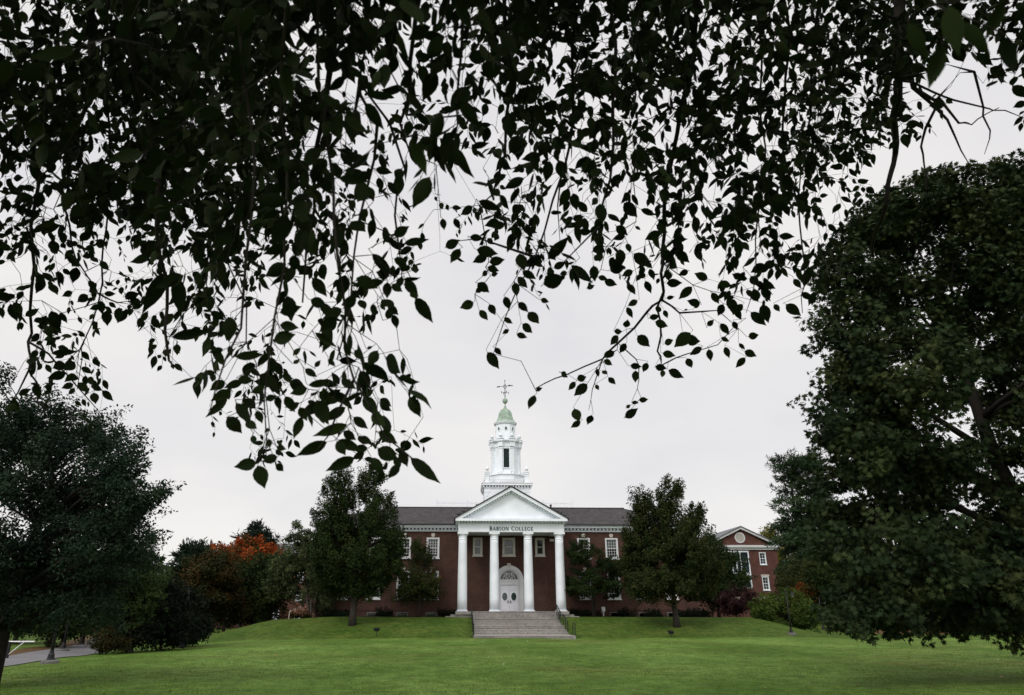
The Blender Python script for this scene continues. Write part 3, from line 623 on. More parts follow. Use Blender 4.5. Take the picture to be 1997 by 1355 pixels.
pz = at(469, 1049, 124); MB().box(pz[0]-.75, pz[0]+.75, 124+6, 124+7.2, 10, 14.1).box(pz[0]-.85, pz[0]+.85, 124+5.9, 124+7.3, 14.1, 14.5).build('chimney', M['brick_far'], ro_)

# ------------------------------------------------------------------ lamps, spotlights, barrier, small things
def lamp(x, y, side, label, plinth=True, h=3.45):
    z = gz(x, y); r = empty('street_lamp', (x, y, z), label, 'street lamp', 'gooseneck street lamps along the drive and lawn')
    mb = MB().lathe(x, y, [(z+.1, .07), (z+h*.5, .055), (z+h, .045)], 12); mb.build('post', M['iron'], r, smooth=True)
    MB().lathe(x, y, [(z+.05, .2), (z+.12, .2), (z+.2, .13), (z+.34, .12), (z+.4, .085), (z+.5, .075)], 12).build('base', M['iron'], r)
    if plinth: MB().lathe(x, y, [(z-.4, .34), (z+.1, .34), (z+.14, .3)], 20).build('footing', M['concrete'], r)
    pts = [(x, y, z+h)]+[(x+side*(.24-.24*math.cos(R(k*18))), y, z+h+.28*math.sin(R(k*18))) for k in range(1, 11)]
    pts += [(x+side*.48, y, z+h-.12)]; MB().tube(pts, .022, 6).build('arm', M['iron'], r)
    sx = x+side*.48; sh = MB().lathe(sx, y, [(z+h-.42, .21), (z+h-.36, .18), (z+h-.28, .1), (z+h-.14, .07), (z+h-.1, .03)], 16); so_ = sh.build('lamp_shade', M['iron'], r, smooth=True)
    MB().lathe(sx, y, [(z+h-.5, .03), (z+h-.47, .09), (z+h-.41, .12), (z+h-.3, .08)], 12).build('bulb', M['lampglass'], so_, smooth=True)
p = at(99, 1292, 32); lamp(-16.35, 32, 1, 'dark lamp post on a concrete footing between lawn and drive')
lamp(-22.9, 46, 1, 'dark lamp post on the far side of the drive')
lamp(-17.2, 49, -1, 'hooked black lamp in front of the dark evergreens', False)
lamp(26.1, 60, 1, 'tall slim lamp post before the bright green bush', True, 3.3)
lamp(35.9, 75, 1, 'small hooked lamp beyond the bright green bush', False, 2.9)
def spot(px, py, Y, label, tall=True):
    p = at(px, py, Y); x = p[0]; z = gz(x, Y); r = empty('garden_spotlight', (x, Y, z), label, 'spotlight', 'small floodlights on the lawn'); h = .42 if tall else .2
    MB().lathe(x, Y, [(z-.1, .02), (z+h, .02)], 8).box(x-.1, x+.1, Y-.02, Y+.02, z+h-.02, z+h+.02).build('stake', M['iron'], r)
    hd = MB(); hd.add([(x-.2, Y-.12, z+h), (x+.2, Y-.12, z+h), (x+.17, Y+.14, z+h), (x-.17, Y+.14, z+h), (x-.2, Y-.16, z+h+.16), (x+.2, Y-.16, z+h+.16), (x+.22, Y+.22, z+h+.24), (x-.22, Y+.22, z+h+.24)], [(0,3,2,1), (4,5,6,7), (0,1,5,4), (1,2,6,5), (2,3,7,6), (3,0,4,7)]); hd.build('housing', M['iron'], r)
    MB().add([(x-.18, Y+.18, z+h+.02), (x+.18, Y+.18, z+h+.02), (x+.2, Y+.225, z+h+.21), (x-.2, Y+.225, z+h+.21)], [(0, 3, 2, 1)]).build('lens', M['lampglass'], r)
spot(734, 1240, 59.5, 'black spotlight raised on a stake on the lawn below the left tree')
spot(1309, 1240, 59.3, 'black spotlight set low on the lawn below the right tree', False)
YBG = 38.; zb_ = gz(-24, YBG); bx = [at(q, 1251, YBG)[0] for q in (-30, 67, 47, 16)]; zz = at(45, 1251, YBG)[2]
bg_ = empty('barrier_gate', (bx[0], YBG, gz(bx[0], YBG)), 'white pole barrier with diagonal brace beside the drive', 'barrier')
MB().tube([(bx[0], YBG, zz), (bx[1], YBG, zz)], .03, 8).build('arm', M['whitepole'], bg_)
MB().tube([(at(16, 1276, YBG)[0], YBG, at(16, 1276, YBG)[2]), (bx[2], YBG, zz-.03)], .02, 6).build('brace', M['whitepole'], bg_)
MB().box(bx[0]-.1, bx[0]+.1, YBG-.1, YBG+.1, gz(bx[0], YBG)-.2, zz+.15).box(at(14, 1276, YBG)[0]-.06, at(14, 1276, YBG)[0]+.06, YBG-.06, YBG+.06, gz(-23, YBG)-.2, zz).build('post', M['iron'], bg_)
p = at(563, 1203, 69); MB().tube([(p[0], 69, gz(p[0], 69)-.1), (p[0]+.03, 69, gz(p[0], 69)+.4), (p[0]+.1, 69, gz(p[0], 69)+.78)], .035, 6).build('stake', M['keystone'], None, 'thin leaning grey stake on the crest of the left bank', 'stake')
p = at(1177, 1191, 72); zq = gz(p[0], 72); MB().box(p[0]-.16, p[0]+.16, 72, 72.2, zq+.35, zq+.85).box(p[0]-.05, p[0]+.05, 72.05, 72.15, zq-.1, zq+.349).build('utility_box', M['white_shade'], None, 'small white utility box on a post by the brick wall', 'box')
def pigeon(t, s, label, rz, k):
    x = AX+s*5.3*(1-t); z = ZA+.12-(ZA-9.87)*(1-t)*1.006; y = 69.2+.25*k; c, s_ = math.cos(rz), math.sin(rz)
    body = [(-.26, .13, .012), (-.16, .15, .035), (-.06, .17, .07), (.05, .18, .08), (.12, .22, .06), (.16, .29, .036), (.19, .335, .04), (.225, .34, .026), (.25, .335, .01), (.275, .325, .004)]
    mb = MB().tube([(x+a*c, y+a*s_, z+b2) for a, b2, _ in body], [q[2] for q in body], 10)
    for e in (-.03, .03): mb.tube([(x-e*s_, y+e*c, z-.03), (x-e*s_, y+e*c, z+.12)], .01, 5)
    mb.build('pigeon', M['bird'], None, label, 'bird', 'pigeons on the portico roof', smooth=True)
pigeon(.06, -1, 'dark pigeon lowest on the left roof slope of the portico', .4, 1); pigeon(.15, -1, 'dark pigeon higher up the left roof slope of the portico', 2.8, 1.5)
pigeon(.045, 1, 'dark pigeon lowest on the right roof slope of the portico', 2.4, 2); pigeon(.11, 1, 'dark pigeon in the middle of three on the right roof slope', .3, 1.2); pigeon(.17, 1, 'dark pigeon highest of three on the right roof slope', 2.9, 1.6)

# ------------------------------------------------------------------ foliage
def leaf_arrays(kind):
    if kind == 'quad':
        T = np.array([(0, 0, 0), (.5, -.27, .05), (1, 0, -.06), (.5, .27, .05)]); return T, [np.array([(0, 1, 2), (0, 2, 3)])]
    if kind == 'needle':
        T = np.array([(0, 0, 0), (.55, -.1, 0), (1, 0, 0), (.55, .1, 0)]); return T, [np.array([(0, 1, 2, 3)])]
    if kind == 'cherry':
        w_ = [0, .19, .29, .29, .21, .09, 0]; x = [.0, .14, .32, .52, .72, .88, 1.05]; md = [0, -.02, -.03, -.03, -.01, .03, .07]
        T = [(x[j], 0, -md[j]*-1) for j in range(7)]+[(x[j], w_[j], md[j]+.05*w_[j]/.25) for j in range(1, 6)]+[(x[j], -w_[j], md[j]+.05*w_[j]/.25) for j in range(1, 6)]
        q = []; t = [(0, 1, 7), (0, 12, 1), (5, 6, 11), (5, 16, 6)]
        for j in range(1, 5): q += [(j, j+1, 7+j, 6+j), (j+1, j, 11+j, 12+j)]
        return np.array(T), [np.array(t), np.array(q)]
    if kind == 'maple':
        ang = [180, 140, 112, 88, 68, 42, 20, 0]; rr = [.1, .42, .2, .52, .24, .55, .3, .62]
        P = [(.42+r*math.cos(R(a)), r*math.sin(R(a)), -.18*(r-.3)) for a, r in zip(ang, rr)]; P += [(x, -y, z) for x, y, z in P[1:-1][::-1]]
        T = np.array([(.42, 0, .04)]+P); k = len(P); return T, [np.array([(0, 1+(j+1) % k, 1+j) for j in range(k)])]
def unit(a): return a/np.maximum(np.linalg.norm(a, axis=-1, keepdims=True), 1e-9)
def leaves(name, pos, axis, nrm, length, kind, mat, parent, tint, wide=None):
    T, fs = leaf_arrays(kind); a = unit(axis); b2 = unit(np.cross(nrm, a)); c = np.cross(a, b2); Ls = length[:, None, None]
    if kind == 'cherry': g_ = np.random.default_rng(len(pos)); b2 = b2*(g_.uniform(.72, 1.08, len(pos)) if wide is None else wide)[:, None]; c = c*g_.uniform(-1.5, 3.2, len(pos))[:, None]
    V = pos[:, None, :]+Ls*(T[None, :, 0:1]*a[:, None, :]+T[None, :, 1:2]*b2[:, None, :]+T[None, :, 2:3]*c[:, None, :])
    n_, k = len(pos), len(T); offs = (np.arange(n_)*k)[:, None, None]
    return np_mesh(name, V.reshape(-1, 3), [(f[None]+offs).reshape(-1, f.shape[1]) for f in fs], mat, parent, np.repeat(tint, k), smooth=False)

def tree(name, label, cat, group, base, lobes, Y, mat, bark='bark', nclump=150, per=100, size=.18, clump=.5, trunk=.2, kind='quad', seed=1, flat=.8, depth=1., grad=0., droop=.2, upw=.45, long=1.75, ctv=.17, stems=1, limbs=50, trunk_px=None, out_=.5, fill=.35, trunktop=.72):
    rng = np.random.default_rng(seed); b0 = np.array(base, float); per = int(per*1.7); size = size*1.15; root = empty(name, tuple(b0), label, cat, group)
    C = []; Rr = []; wide = max(l_[0]+l_[2] for l_ in lobes)-min(l_[0]-l_[2] for l_ in lobes)
    for (px, py, rx, ry) in lobes:
        s0 = mpp(at(px, py, Y)); dev = depth*max(0., wide*.5-rx)*s0*.8
        yy = Y+rng.uniform(-1, 1)*dev; p = at(px, py, yy); s1 = mpp(p); C.append(p); Rr.append((rx*s1, min(rx*s1*1.15, wide*.5*s1)*depth, ry*s1))
    C = np.array(C); Rr = np.array(Rr); vol = (Rr[:, 0]*Rr[:, 2])**.9; vol = vol/vol.sum()
    li = rng.choice(len(C), nclump, p=vol); d = unit(rng.normal(size=(nclump, 3))); u = np.where(rng.random(nclump) < fill, rng.random(nclump)**(1/3), rng.uniform(.82, 1., nclump))
    cc = C[li]+d*Rr[li]*u[:, None]; cc[:, 2] = np.maximum(cc[:, 2], ground(cc[:, 0], cc[:, 1])+.12)
    mid = C.mean(0); n_ = nclump*per; ci = np.repeat(np.arange(nclump), per)
    csz = clump*rng.uniform(.6, 1.35, nclump)
    cd_ = unit(unit(cc-mid)*.8+rng.normal(size=(nclump, 3))*.45+np.array((0, 0, upw))); e = rng.normal(size=(n_, 3)); e *= np.minimum(1, 1.75/np.linalg.norm(e, axis=1, keepdims=True)); e[:, 2] *= flat
    al = (e*cd_[ci]).sum(1, keepdims=True); e = (e-al*cd_[ci])*(.72-.12*np.clip(al, -1, 2))+cd_[ci]*al*long
    pos = cc[ci]+e*(csz[ci]*.5)[:, None]
    pos[:, 2] = np.maximum(pos[:, 2], ground(pos[:, 0], pos[:, 1])+.04)
    outw = unit(pos-mid); nr = unit(rng.normal(size=(n_, 3))*.75+outw*out_+np.array((0, 0, .55))); ax = rng.normal(size=(n_, 3))+unit(e)*.6; ax[:, 2] -= droop
    if kind == 'needle': ax = unit(e)*.8+rng.normal(size=(n_, 3))*.5+outw*.6+np.array((0, 0, .3))
    ax = ax-nr*(ax*nr).sum(1, keepdims=True)
    z0_, z1_ = pos[:, 2].min(), pos[:, 2].max(); ct = rng.normal(size=nclump)*ctv
    tint = np.clip(.5+grad*((pos[:, 2]-z0_)/(z1_-z0_)-.5)+ct[ci]+rng.normal(size=n_)*.13, 0, 1)
    leaves('crown', pos, ax, nr, size*rng.uniform(.7, 1.25, n_), kind, mat, root, tint)
    wood = MB(); zt_ = C[:, 2].max()+0; top = np.array((mid[0]*.6+b0[0]*.4, mid[1]*.6+b0[1]*.4, b0[2]+(zt_-b0[2])*trunktop)); tr = []
    for sidx in range(stems):
        sp_ = np.array((rng.normal()*.12, rng.normal()*.12, 0))*(stems > 1); tp = top+sp_*rng.uniform(4, 9)*(stems > 1); k = 9
        wob = rng.normal(size=(k+1, 3))*trunk*.25; wob[0] = 0
        pts = [b0+sp_+(tp-b0-sp_)*(j/k)+wob[j]*(j/k)**.5 for j in range(k+1)]; pts[0] = pts[0]-np.array((0, 0, .25)); rd = [trunk*(1.35 if j == 0 else 1.)*(1-.85*(j/k)) for j in range(k+1)]
        wood.tube(pts, rd, 9); tr.append((pts, rd))
    for j in rng.permutation(nclump)[:limbs]:
        g_ = cc[j]; pts, rd = tr[rng.integers(stems)]; best = None
        for k in range(2, len(pts)-1):
            dd = np.linalg.norm((g_-pts[k])*np.array((1, 1, 1.)))+max(0, pts[k][2]-g_[2]+.25*np.linalg.norm((g_-pts[k])[:2]))*2.2
            if best is None or dd < best[0]: best = (dd, k)
        k = best[1]; a = pts[k]; mm = (a+g_)/2+np.array((0, 0, .08*np.linalg.norm(g_-a)))+rng.normal(size=3)*.05*np.linalg.norm(g_-a); r0 = min(rd[k]*.6, .02+.018*np.linalg.norm(g_-a)+trunk*.08)
        wood.tube([a, a*.55+mm*.45, mm*.6+g_*.4, g_], [r0, r0*.8, r0*.5, r0*.15], 5)
    wood.build('trunk', M[bark], root, smooth=True); return root
G = lambda *c: c
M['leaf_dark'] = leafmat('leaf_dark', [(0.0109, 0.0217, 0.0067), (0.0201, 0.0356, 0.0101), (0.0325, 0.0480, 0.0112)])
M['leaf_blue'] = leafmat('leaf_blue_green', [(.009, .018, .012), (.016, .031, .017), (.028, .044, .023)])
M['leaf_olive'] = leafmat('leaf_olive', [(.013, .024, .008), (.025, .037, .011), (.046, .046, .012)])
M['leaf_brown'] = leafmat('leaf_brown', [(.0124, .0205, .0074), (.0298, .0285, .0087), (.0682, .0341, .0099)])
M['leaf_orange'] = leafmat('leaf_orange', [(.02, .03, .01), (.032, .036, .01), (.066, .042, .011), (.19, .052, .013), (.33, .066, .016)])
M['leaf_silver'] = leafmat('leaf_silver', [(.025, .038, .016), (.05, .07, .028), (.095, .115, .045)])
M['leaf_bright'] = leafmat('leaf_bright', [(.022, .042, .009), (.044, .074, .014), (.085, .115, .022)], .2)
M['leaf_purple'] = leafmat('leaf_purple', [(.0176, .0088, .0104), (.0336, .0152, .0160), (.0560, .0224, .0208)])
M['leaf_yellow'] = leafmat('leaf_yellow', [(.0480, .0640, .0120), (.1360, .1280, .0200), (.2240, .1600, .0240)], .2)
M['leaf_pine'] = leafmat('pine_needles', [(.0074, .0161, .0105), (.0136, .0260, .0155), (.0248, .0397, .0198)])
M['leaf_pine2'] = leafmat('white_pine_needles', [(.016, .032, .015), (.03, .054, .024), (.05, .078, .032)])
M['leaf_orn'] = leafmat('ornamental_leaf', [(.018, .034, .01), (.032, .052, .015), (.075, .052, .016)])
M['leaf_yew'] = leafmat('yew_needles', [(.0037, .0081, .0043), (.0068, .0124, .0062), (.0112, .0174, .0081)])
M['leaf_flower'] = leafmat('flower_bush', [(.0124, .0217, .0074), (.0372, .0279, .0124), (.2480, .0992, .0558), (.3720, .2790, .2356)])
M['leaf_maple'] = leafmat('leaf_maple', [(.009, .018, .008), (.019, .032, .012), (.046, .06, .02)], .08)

def base_on(px, Y): x = float(at(px, 1200, Y)[0]); return (x, Y, gz(x, Y))
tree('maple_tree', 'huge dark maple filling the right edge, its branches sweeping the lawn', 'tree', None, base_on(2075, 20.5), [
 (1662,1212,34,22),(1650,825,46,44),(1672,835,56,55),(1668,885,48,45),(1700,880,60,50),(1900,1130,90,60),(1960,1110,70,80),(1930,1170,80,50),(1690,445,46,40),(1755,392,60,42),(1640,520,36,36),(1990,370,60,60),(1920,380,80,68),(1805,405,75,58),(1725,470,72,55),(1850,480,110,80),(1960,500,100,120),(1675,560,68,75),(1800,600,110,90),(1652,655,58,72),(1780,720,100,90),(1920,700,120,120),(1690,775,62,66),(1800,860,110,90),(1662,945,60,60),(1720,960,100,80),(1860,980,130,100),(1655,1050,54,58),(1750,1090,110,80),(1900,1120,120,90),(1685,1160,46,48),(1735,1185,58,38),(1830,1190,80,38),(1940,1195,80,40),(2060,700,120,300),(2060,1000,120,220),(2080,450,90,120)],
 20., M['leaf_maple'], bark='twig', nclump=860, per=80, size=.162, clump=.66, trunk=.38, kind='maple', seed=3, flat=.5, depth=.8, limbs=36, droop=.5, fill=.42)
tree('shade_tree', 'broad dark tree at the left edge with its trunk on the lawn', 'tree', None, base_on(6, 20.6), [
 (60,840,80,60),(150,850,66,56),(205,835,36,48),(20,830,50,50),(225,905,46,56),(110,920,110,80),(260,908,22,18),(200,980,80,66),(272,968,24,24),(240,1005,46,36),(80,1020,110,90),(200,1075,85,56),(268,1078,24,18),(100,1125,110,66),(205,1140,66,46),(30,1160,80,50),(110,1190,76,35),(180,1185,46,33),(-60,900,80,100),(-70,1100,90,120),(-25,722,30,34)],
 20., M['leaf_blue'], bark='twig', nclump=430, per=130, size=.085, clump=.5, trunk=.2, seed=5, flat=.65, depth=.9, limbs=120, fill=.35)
tree('leafy_tree', 'shorter bushy tree right behind the big left tree', 'tree', None, base_on(262, 44), [(250,1060,50,40),(278,1100,22,30),(240,1130,60,45),(296,1140,28,30),(250,1180,50,40)], 44., M['leaf_dark'], nclump=150, per=90, size=.13, clump=.6, trunk=.16, seed=7)
EV = 'dark evergreens left of the bank'
for j, (px, Y, lb, nm) in enumerate(((268, 45, [(262,1180,34,40),(275,1215,42,38),(255,1225,34,28)], 'dark rounded evergreen nearest the drive, behind the orange leaved shrub'), (322, 47, [(318,1178,34,36),(328,1212,40,42)], 'tallest dark evergreen, behind the hooked lamp'), (368, 52, [(366,1200,26,40),(372,1225,26,26)], 'small dark evergreen at the foot of the left bank'))):
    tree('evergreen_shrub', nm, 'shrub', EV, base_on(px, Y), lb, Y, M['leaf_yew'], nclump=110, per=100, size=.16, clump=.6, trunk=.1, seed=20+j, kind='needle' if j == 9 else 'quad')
tree('autumn_tree', 'brownish green tree in front of the orange maple', 'tree', None, base_on(395, 74), [(380,1122,32,22),(420,1112,34,24),(395,1150,45,32),(370,1165,28,30),(425,1150,30,30)], 74., M['leaf_brown'], nclump=150, per=90, size=.25, clump=.9, trunk=.2, seed=31, bark='barkgrey')
tree('orange_maple', 'maple with bright orange autumn crown behind the darker trees', 'tree', None, base_on(470, 92), [(436,1084,27,20),(478,1074,38,20),(524,1084,24,22),(458,1106,50,26),(505,1106,36,26),(480,1140,50,32)], 92., M['leaf_orange'], nclump=210, per=80, size=.28, clump=.85, trunk=.3, seed=33, grad=.95, ctv=.2)
tree('leafy_tree', 'dark green tree between the orange maple and the silvery tree', 'tree', None, base_on(492, 80), [(450,1160,36,40),(500,1140,45,50),(532,1130,28,45),(475,1185,50,25),(525,1175,35,35)], 80., M['leaf_dark'], nclump=160, per=90, size=.25, clump=1., trunk=.2, seed=35)
tree('leafy_tree', 'low brownish tree overhanging the left bank crest', 'tree', None, base_on(440, 76), [(440,1170,30,18),(415,1185,24,18),(460,1190,26,14)], 76., M['leaf_brown'], nclump=80, per=70, size=.22, clump=.8, trunk=.14, seed=36)
PN = 'pines showing above the far trees'
tree('pine_tree', 'feathery pine top left of the orange maple', 'tree', PN, base_on(382, 108), [(382,1062,8,8),(374,1076,20,5),(396,1074,16,5),(366,1086,16,5),(392,1088,24,6),(380,1105,34,12),(380,1140,40,30)], 108., M['leaf_pine'], nclump=130, per=70, size=.7, clump=.85, trunk=.25, kind='needle', seed=41, droop=-.3, trunktop=.97)
tree('pine_tree', 'pine top rising just right of the brick chimney', 'tree', PN, base_on(500, 104), [(498,1036,8,8),(491,1048,14,5),(508,1046,14,5),(515,1056,16,6),(488,1062,22,8),(500,1070,24,8),(497,1100,34,14),(500,1130,40,30)], 104., M['leaf_pine'], nclump=130, per=70, size=.7, clump=.85, trunk=.25, kind='needle', seed=42, trunktop=.97)
tree('pine_tree', 'layered tall white pine beside the gabled brick building', 'tree', None, base_on(1572, 96), [
 (1548,897,38,11),(1575,905,36,14),(1525,910,20,6),(1565,922,44,12),(1532,936,26,6),(1575,948,36,14),(1540,958,30,6),(1535,978,26,7),(1580,988,40,16),(1528,1002,22,5),(1555,1016,36,9),(1530,1030,22,5),(1575,1042,40,16),(1535,1054,30,8),(1560,1076,40,12),(1590,1110,45,25),(1550,1105,32,10),(1605,1000,20,70),(1605,1090,34,50)],
 96., M['leaf_pine2'], nclump=400, per=56, size=.55, clump=.95, trunk=.4, kind='needle', seed=43, flat=.3, upw=0., long=2., depth=.7, limbs=110, trunktop=.95, fill=.5)
tree('silvery_tree', 'silvery green drooping tree with pale trunk on the bank crest', 'tree', None, base_on(603, 71.5), [(602,1040,36,26),(572,1078,38,36),(628,1078,40,45),(560,1115,32,34),(543,1140,20,26),(600,1130,45,44),(632,1150,30,36)], 71.5, M['leaf_silver'], 'barkgrey', nclump=210, per=90, size=.17, clump=.6, trunk=.13, seed=45, stems=2, droop=.9, upw=-.7)
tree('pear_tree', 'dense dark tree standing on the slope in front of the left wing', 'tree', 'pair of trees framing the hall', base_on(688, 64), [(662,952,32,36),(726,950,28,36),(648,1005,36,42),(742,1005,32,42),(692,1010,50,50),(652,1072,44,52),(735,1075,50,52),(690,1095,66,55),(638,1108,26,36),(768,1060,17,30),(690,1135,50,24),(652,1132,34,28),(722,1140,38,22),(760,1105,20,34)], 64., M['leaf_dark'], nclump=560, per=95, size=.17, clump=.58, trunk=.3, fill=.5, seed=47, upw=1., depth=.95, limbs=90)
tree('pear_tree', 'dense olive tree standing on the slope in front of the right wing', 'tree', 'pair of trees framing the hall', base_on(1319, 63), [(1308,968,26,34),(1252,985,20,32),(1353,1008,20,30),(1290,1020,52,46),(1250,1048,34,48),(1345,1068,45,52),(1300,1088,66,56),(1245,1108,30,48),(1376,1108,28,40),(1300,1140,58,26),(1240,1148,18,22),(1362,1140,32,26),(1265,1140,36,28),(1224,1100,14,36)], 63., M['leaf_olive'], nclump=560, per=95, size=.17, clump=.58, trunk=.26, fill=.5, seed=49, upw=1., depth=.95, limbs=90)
tree('ornamental_tree', 'small brown tipped tree against the brick wall left of the portico', 'tree', None, base_on(815, 71), [(822,1085,20,22),(800,1120,28,22),(838,1132,20,20),(815,1145,38,22),(793,1160,24,18),(813,1068,10,15),(842,1150,18,18)], 71., M['leaf_orn'], nclump=160, per=62, size=.15, clump=.5, trunk=.1, seed=51, stems=2)
tree('ornamental_tree', 'small green layered tree against the brick wall right of the portico', 'tree', None, base_on(1157, 71), [(1135,1072,22,22),(1155,1100,38,26),(1120,1110,20,28),(1190,1110,24,22),(1150,1138,48,20),(1185,1146,28,20),(1120,1148,18,15)], 71., M['leaf_dark'], nclump=160, per=80, size=.15, clump=.5, trunk=.1, seed=53, stems=3, flat=.5)
tree('leafy_tree', 'dark tree half covering the gabled building on its left', 'tree', None, base_on(1402, 78), [(1392,1085,28,36),(1420,1118,36,40),(1390,1140,35,40),(1440,1135,16,22),(1376,1065,18,20)], 78., M['leaf_dark'], nclump=190, per=85, size=.19, clump=.7, trunk=.18, seed=55)
tree('purple_shrub', 'purple leaved shrub at the right end of the hall', 'shrub', None, base_on(1440, 73), [(1440,1168,32,22),(1420,1180,20,18),(1462,1176,20,18)], 73., M['leaf_purple'], nclump=70, per=60, size=.16, clump=.5, trunk=.07, seed=57, stems=3)
tree('green_bush', 'bright yellow green bush on the right flank of the bank', 'bush', None, base_on(1532, 68.5), [(1500,1185,30,18),(1535,1178,36,24),(1566,1196,24,22),(1530,1208,45,18),(1490,1198,20,12),(1575,1212,18,14)], 68.5, M['leaf_bright'], nclump=190, per=70, size=.17, clump=.5, trunk=.07, seed=59, stems=4, grad=.5)
tree('yellow_tree', 'yellowing tree top behind the right slope of the gabled roof', 'tree', None, base_on(1505, 128), [(1497,1045,14,14),(1512,1060,14,15),(1510,1090,16,22)], 128., M['leaf_yellow'], nclump=60, per=60, size=.35, clump=1., trunk=.2, seed=61)
tree('leafy_tree', 'yellow green tree right of the gabled brick building', 'tree', None, base_on(1570, 88), [(1556,1125,36,30),(1543,1152,20,26),(1600,1135,35,40),(1590,1185,35,35)], 88., M['leaf_olive'], nclump=170, per=80, size=.22, clump=.9, trunk=.18, seed=63)
tree('orange_shrub', 'small orange autumn shrub behind the bright green bush', 'shrub', None, base_on(1567, 84), [(1568,1157,15,12),(1560,1170,9,10)], 84., M['leaf_orange'], nclump=40, per=60, size=.2, clump=.6, trunk=.06, seed=65, grad=-.1, stems=2)
DT = 'dark trees behind the big maple'
for j, (px, Y, lb, nm) in enumerate(((1640, 84, [(1640,1120,55,60),(1630,1190,50,40),(1680,1160,50,60)], 'dark tree beyond the small hooked lamp'), (1760, 78, [(1750,1150,65,70),(1800,1190,60,40),(1720,1195,45,38)], 'dark tree seen through the lower maple boughs'), (1900, 74, [(1880,1150,80,80),(1960,1180,70,50),(1840,1200,60,32)], 'dark tree behind the middle of the maple'), (2040, 70, [(2030,1150,80,90),(1985,1200,60,38)], 'dark tree at the far right edge of the lawn'))):
    tree('leafy_tree', nm, 'tree', DT, base_on(px, Y), lb, Y, M['leaf_dark'], nclump=150, per=75, size=.26, clump=1.1, trunk=.25, seed=70+j)
LT = 'trees on the far side of the drive'
for j, (px, Y, lb, nm) in enumerate(((108, 50, [(100,1170,50,55),(120,1205,40,28)], 'roadside tree whose trunk stands next to the left lamp post'), (133, 56, [(140,1160,45,55),(150,1205,30,24)], 'roadside tree with thin trunk in the middle of its row'), (168, 60, [(185,1150,50,60),(180,1200,34,26)], 'roadside tree nearest the shrub at the bend'), (40, 62, [(30,1160,60,60),(50,1205,40,26)], 'roadside tree behind the white barrier'), (-60, 58, [(-60,1150,70,70)], 'roadside tree beyond the left edge'))):
    if px < 0: continue
    tree('roadside_tree', nm, 'tree', LT, base_on(px, Y), lb, Y, M['leaf_dark'], nclump=130, per=75, size=.2, clump=.9, trunk=.22, seed=80+j)
tree('orange_shrub', 'loose shrub with orange leaves where lawn meets the drive', 'shrub', None, base_on(212, 43), [(195,1248,18,12),(212,1238,18,15),(232,1255,16,13),(205,1256,14,9)], 43., M['leaf_brown'], nclump=60, per=50, size=.11, clump=.4, trunk=.05, seed=91, stems=3, grad=.5)
tree('flower_bush', 'low bush with pale pink flower heads on the bank crest', 'bush', None, base_on(579, 70.5), [(572,1197,8,4),(584,1195,9,5),(594,1199,6,4)], 70.5, M['leaf_flower'], nclump=40, per=40, size=.14, clump=.3, trunk=.03, seed=93, grad=1.)
FB = 'low shrubs at the foot of the brick wall'
for j, px in enumerate((640, 668, 752, 872, 1120, 1145, 1222, 1280, 1345, 1372)):
    nm = ['dark low shrub by the far left corner of the wall', 'low shrub left of the left trunk', 'low shrub between two basement windows on the left', 'low shrub just left of the portico floor', 'low shrub just right of the portico floor', 'low shrub under the layered ornamental tree', 'low shrub between basement windows on the right', 'low shrub left of the right trunk', 'low shrub right of the right trunk', 'low shrub at the right end of the brick wall'][j]
    tree('foundation_shrub', nm, 'shrub', FB, base_on(px, 72.3), [(px, 1199, 13+4*(j % 3), 6)], 72.3, M['leaf_yew'], nclump=16, per=60, size=.13, clump=.45, trunk=.03, seed=100+j, limbs=6)
# far woods
rng = np.random.default_rng(9); nW = 26000
aa = rng.uniform(-1.15, 1.15, nW); dd = rng.uniform(230, 330, nW); X = np.sin(aa)*dd*1.25; Yv = np.cos(aa)*dd
hh_ = 13+3*np.sin(X*.05)+2.5*np.sin(X*.17+1)+2*np.sin(X*.41+2); zz_ = ground(X, Yv)+rng.random(nW)**.7*hh_
nr = unit(rng.normal(size=(nW, 3))+np.array((0, -.4, .6))); ax = rng.normal(size=(nW, 3)); ax -= nr*(ax*nr).sum(1, keepdims=True)
o = leaves('woodland', np.stack([X, Yv, zz_], 1), ax, nr, rng.uniform(2., 4.2, nW), 'maple', M['leaf_dark'], None, np.clip(.5+rng.normal(size=nW)*.25, 0, 1)); tag(o, kind='stuff')
# grass blades on the near lawn
nG = 170000; Yv = 13.5+34*rng.random(nG)**1.6; X = (rng.random(nG)-.5)*(Yv*1.5)+Yv*.035
k = (X > -15.4-.05*Yv) & (np.sin(X*2.1+3*np.sin(Yv*.8))*np.sin(Yv*2.7+2*np.sin(X*.7))+rng.normal(size=nG)*.5 > -.1); X, Yv = X[k], Yv[k]; nG = len(X)
ax = rng.normal(size=(nG, 3))*.55+np.array((0, 0, 1)); nr = rng.normal(size=(nG, 3))
M['blade'] = leafmat('grass_blade', [(.05, .09, .012), (.09, .15, .022), (.14, .2, .045)], .2)
o = leaves('grass', np.stack([X, Yv, ground(X, Yv)-.005], 1), ax, nr, rng.uniform(.035, .075, nG), 'needle', M['blade'], None, np.clip(.5+rng.normal(size=nG)*.2, 0, 1)); tag(o, kind='stuff')
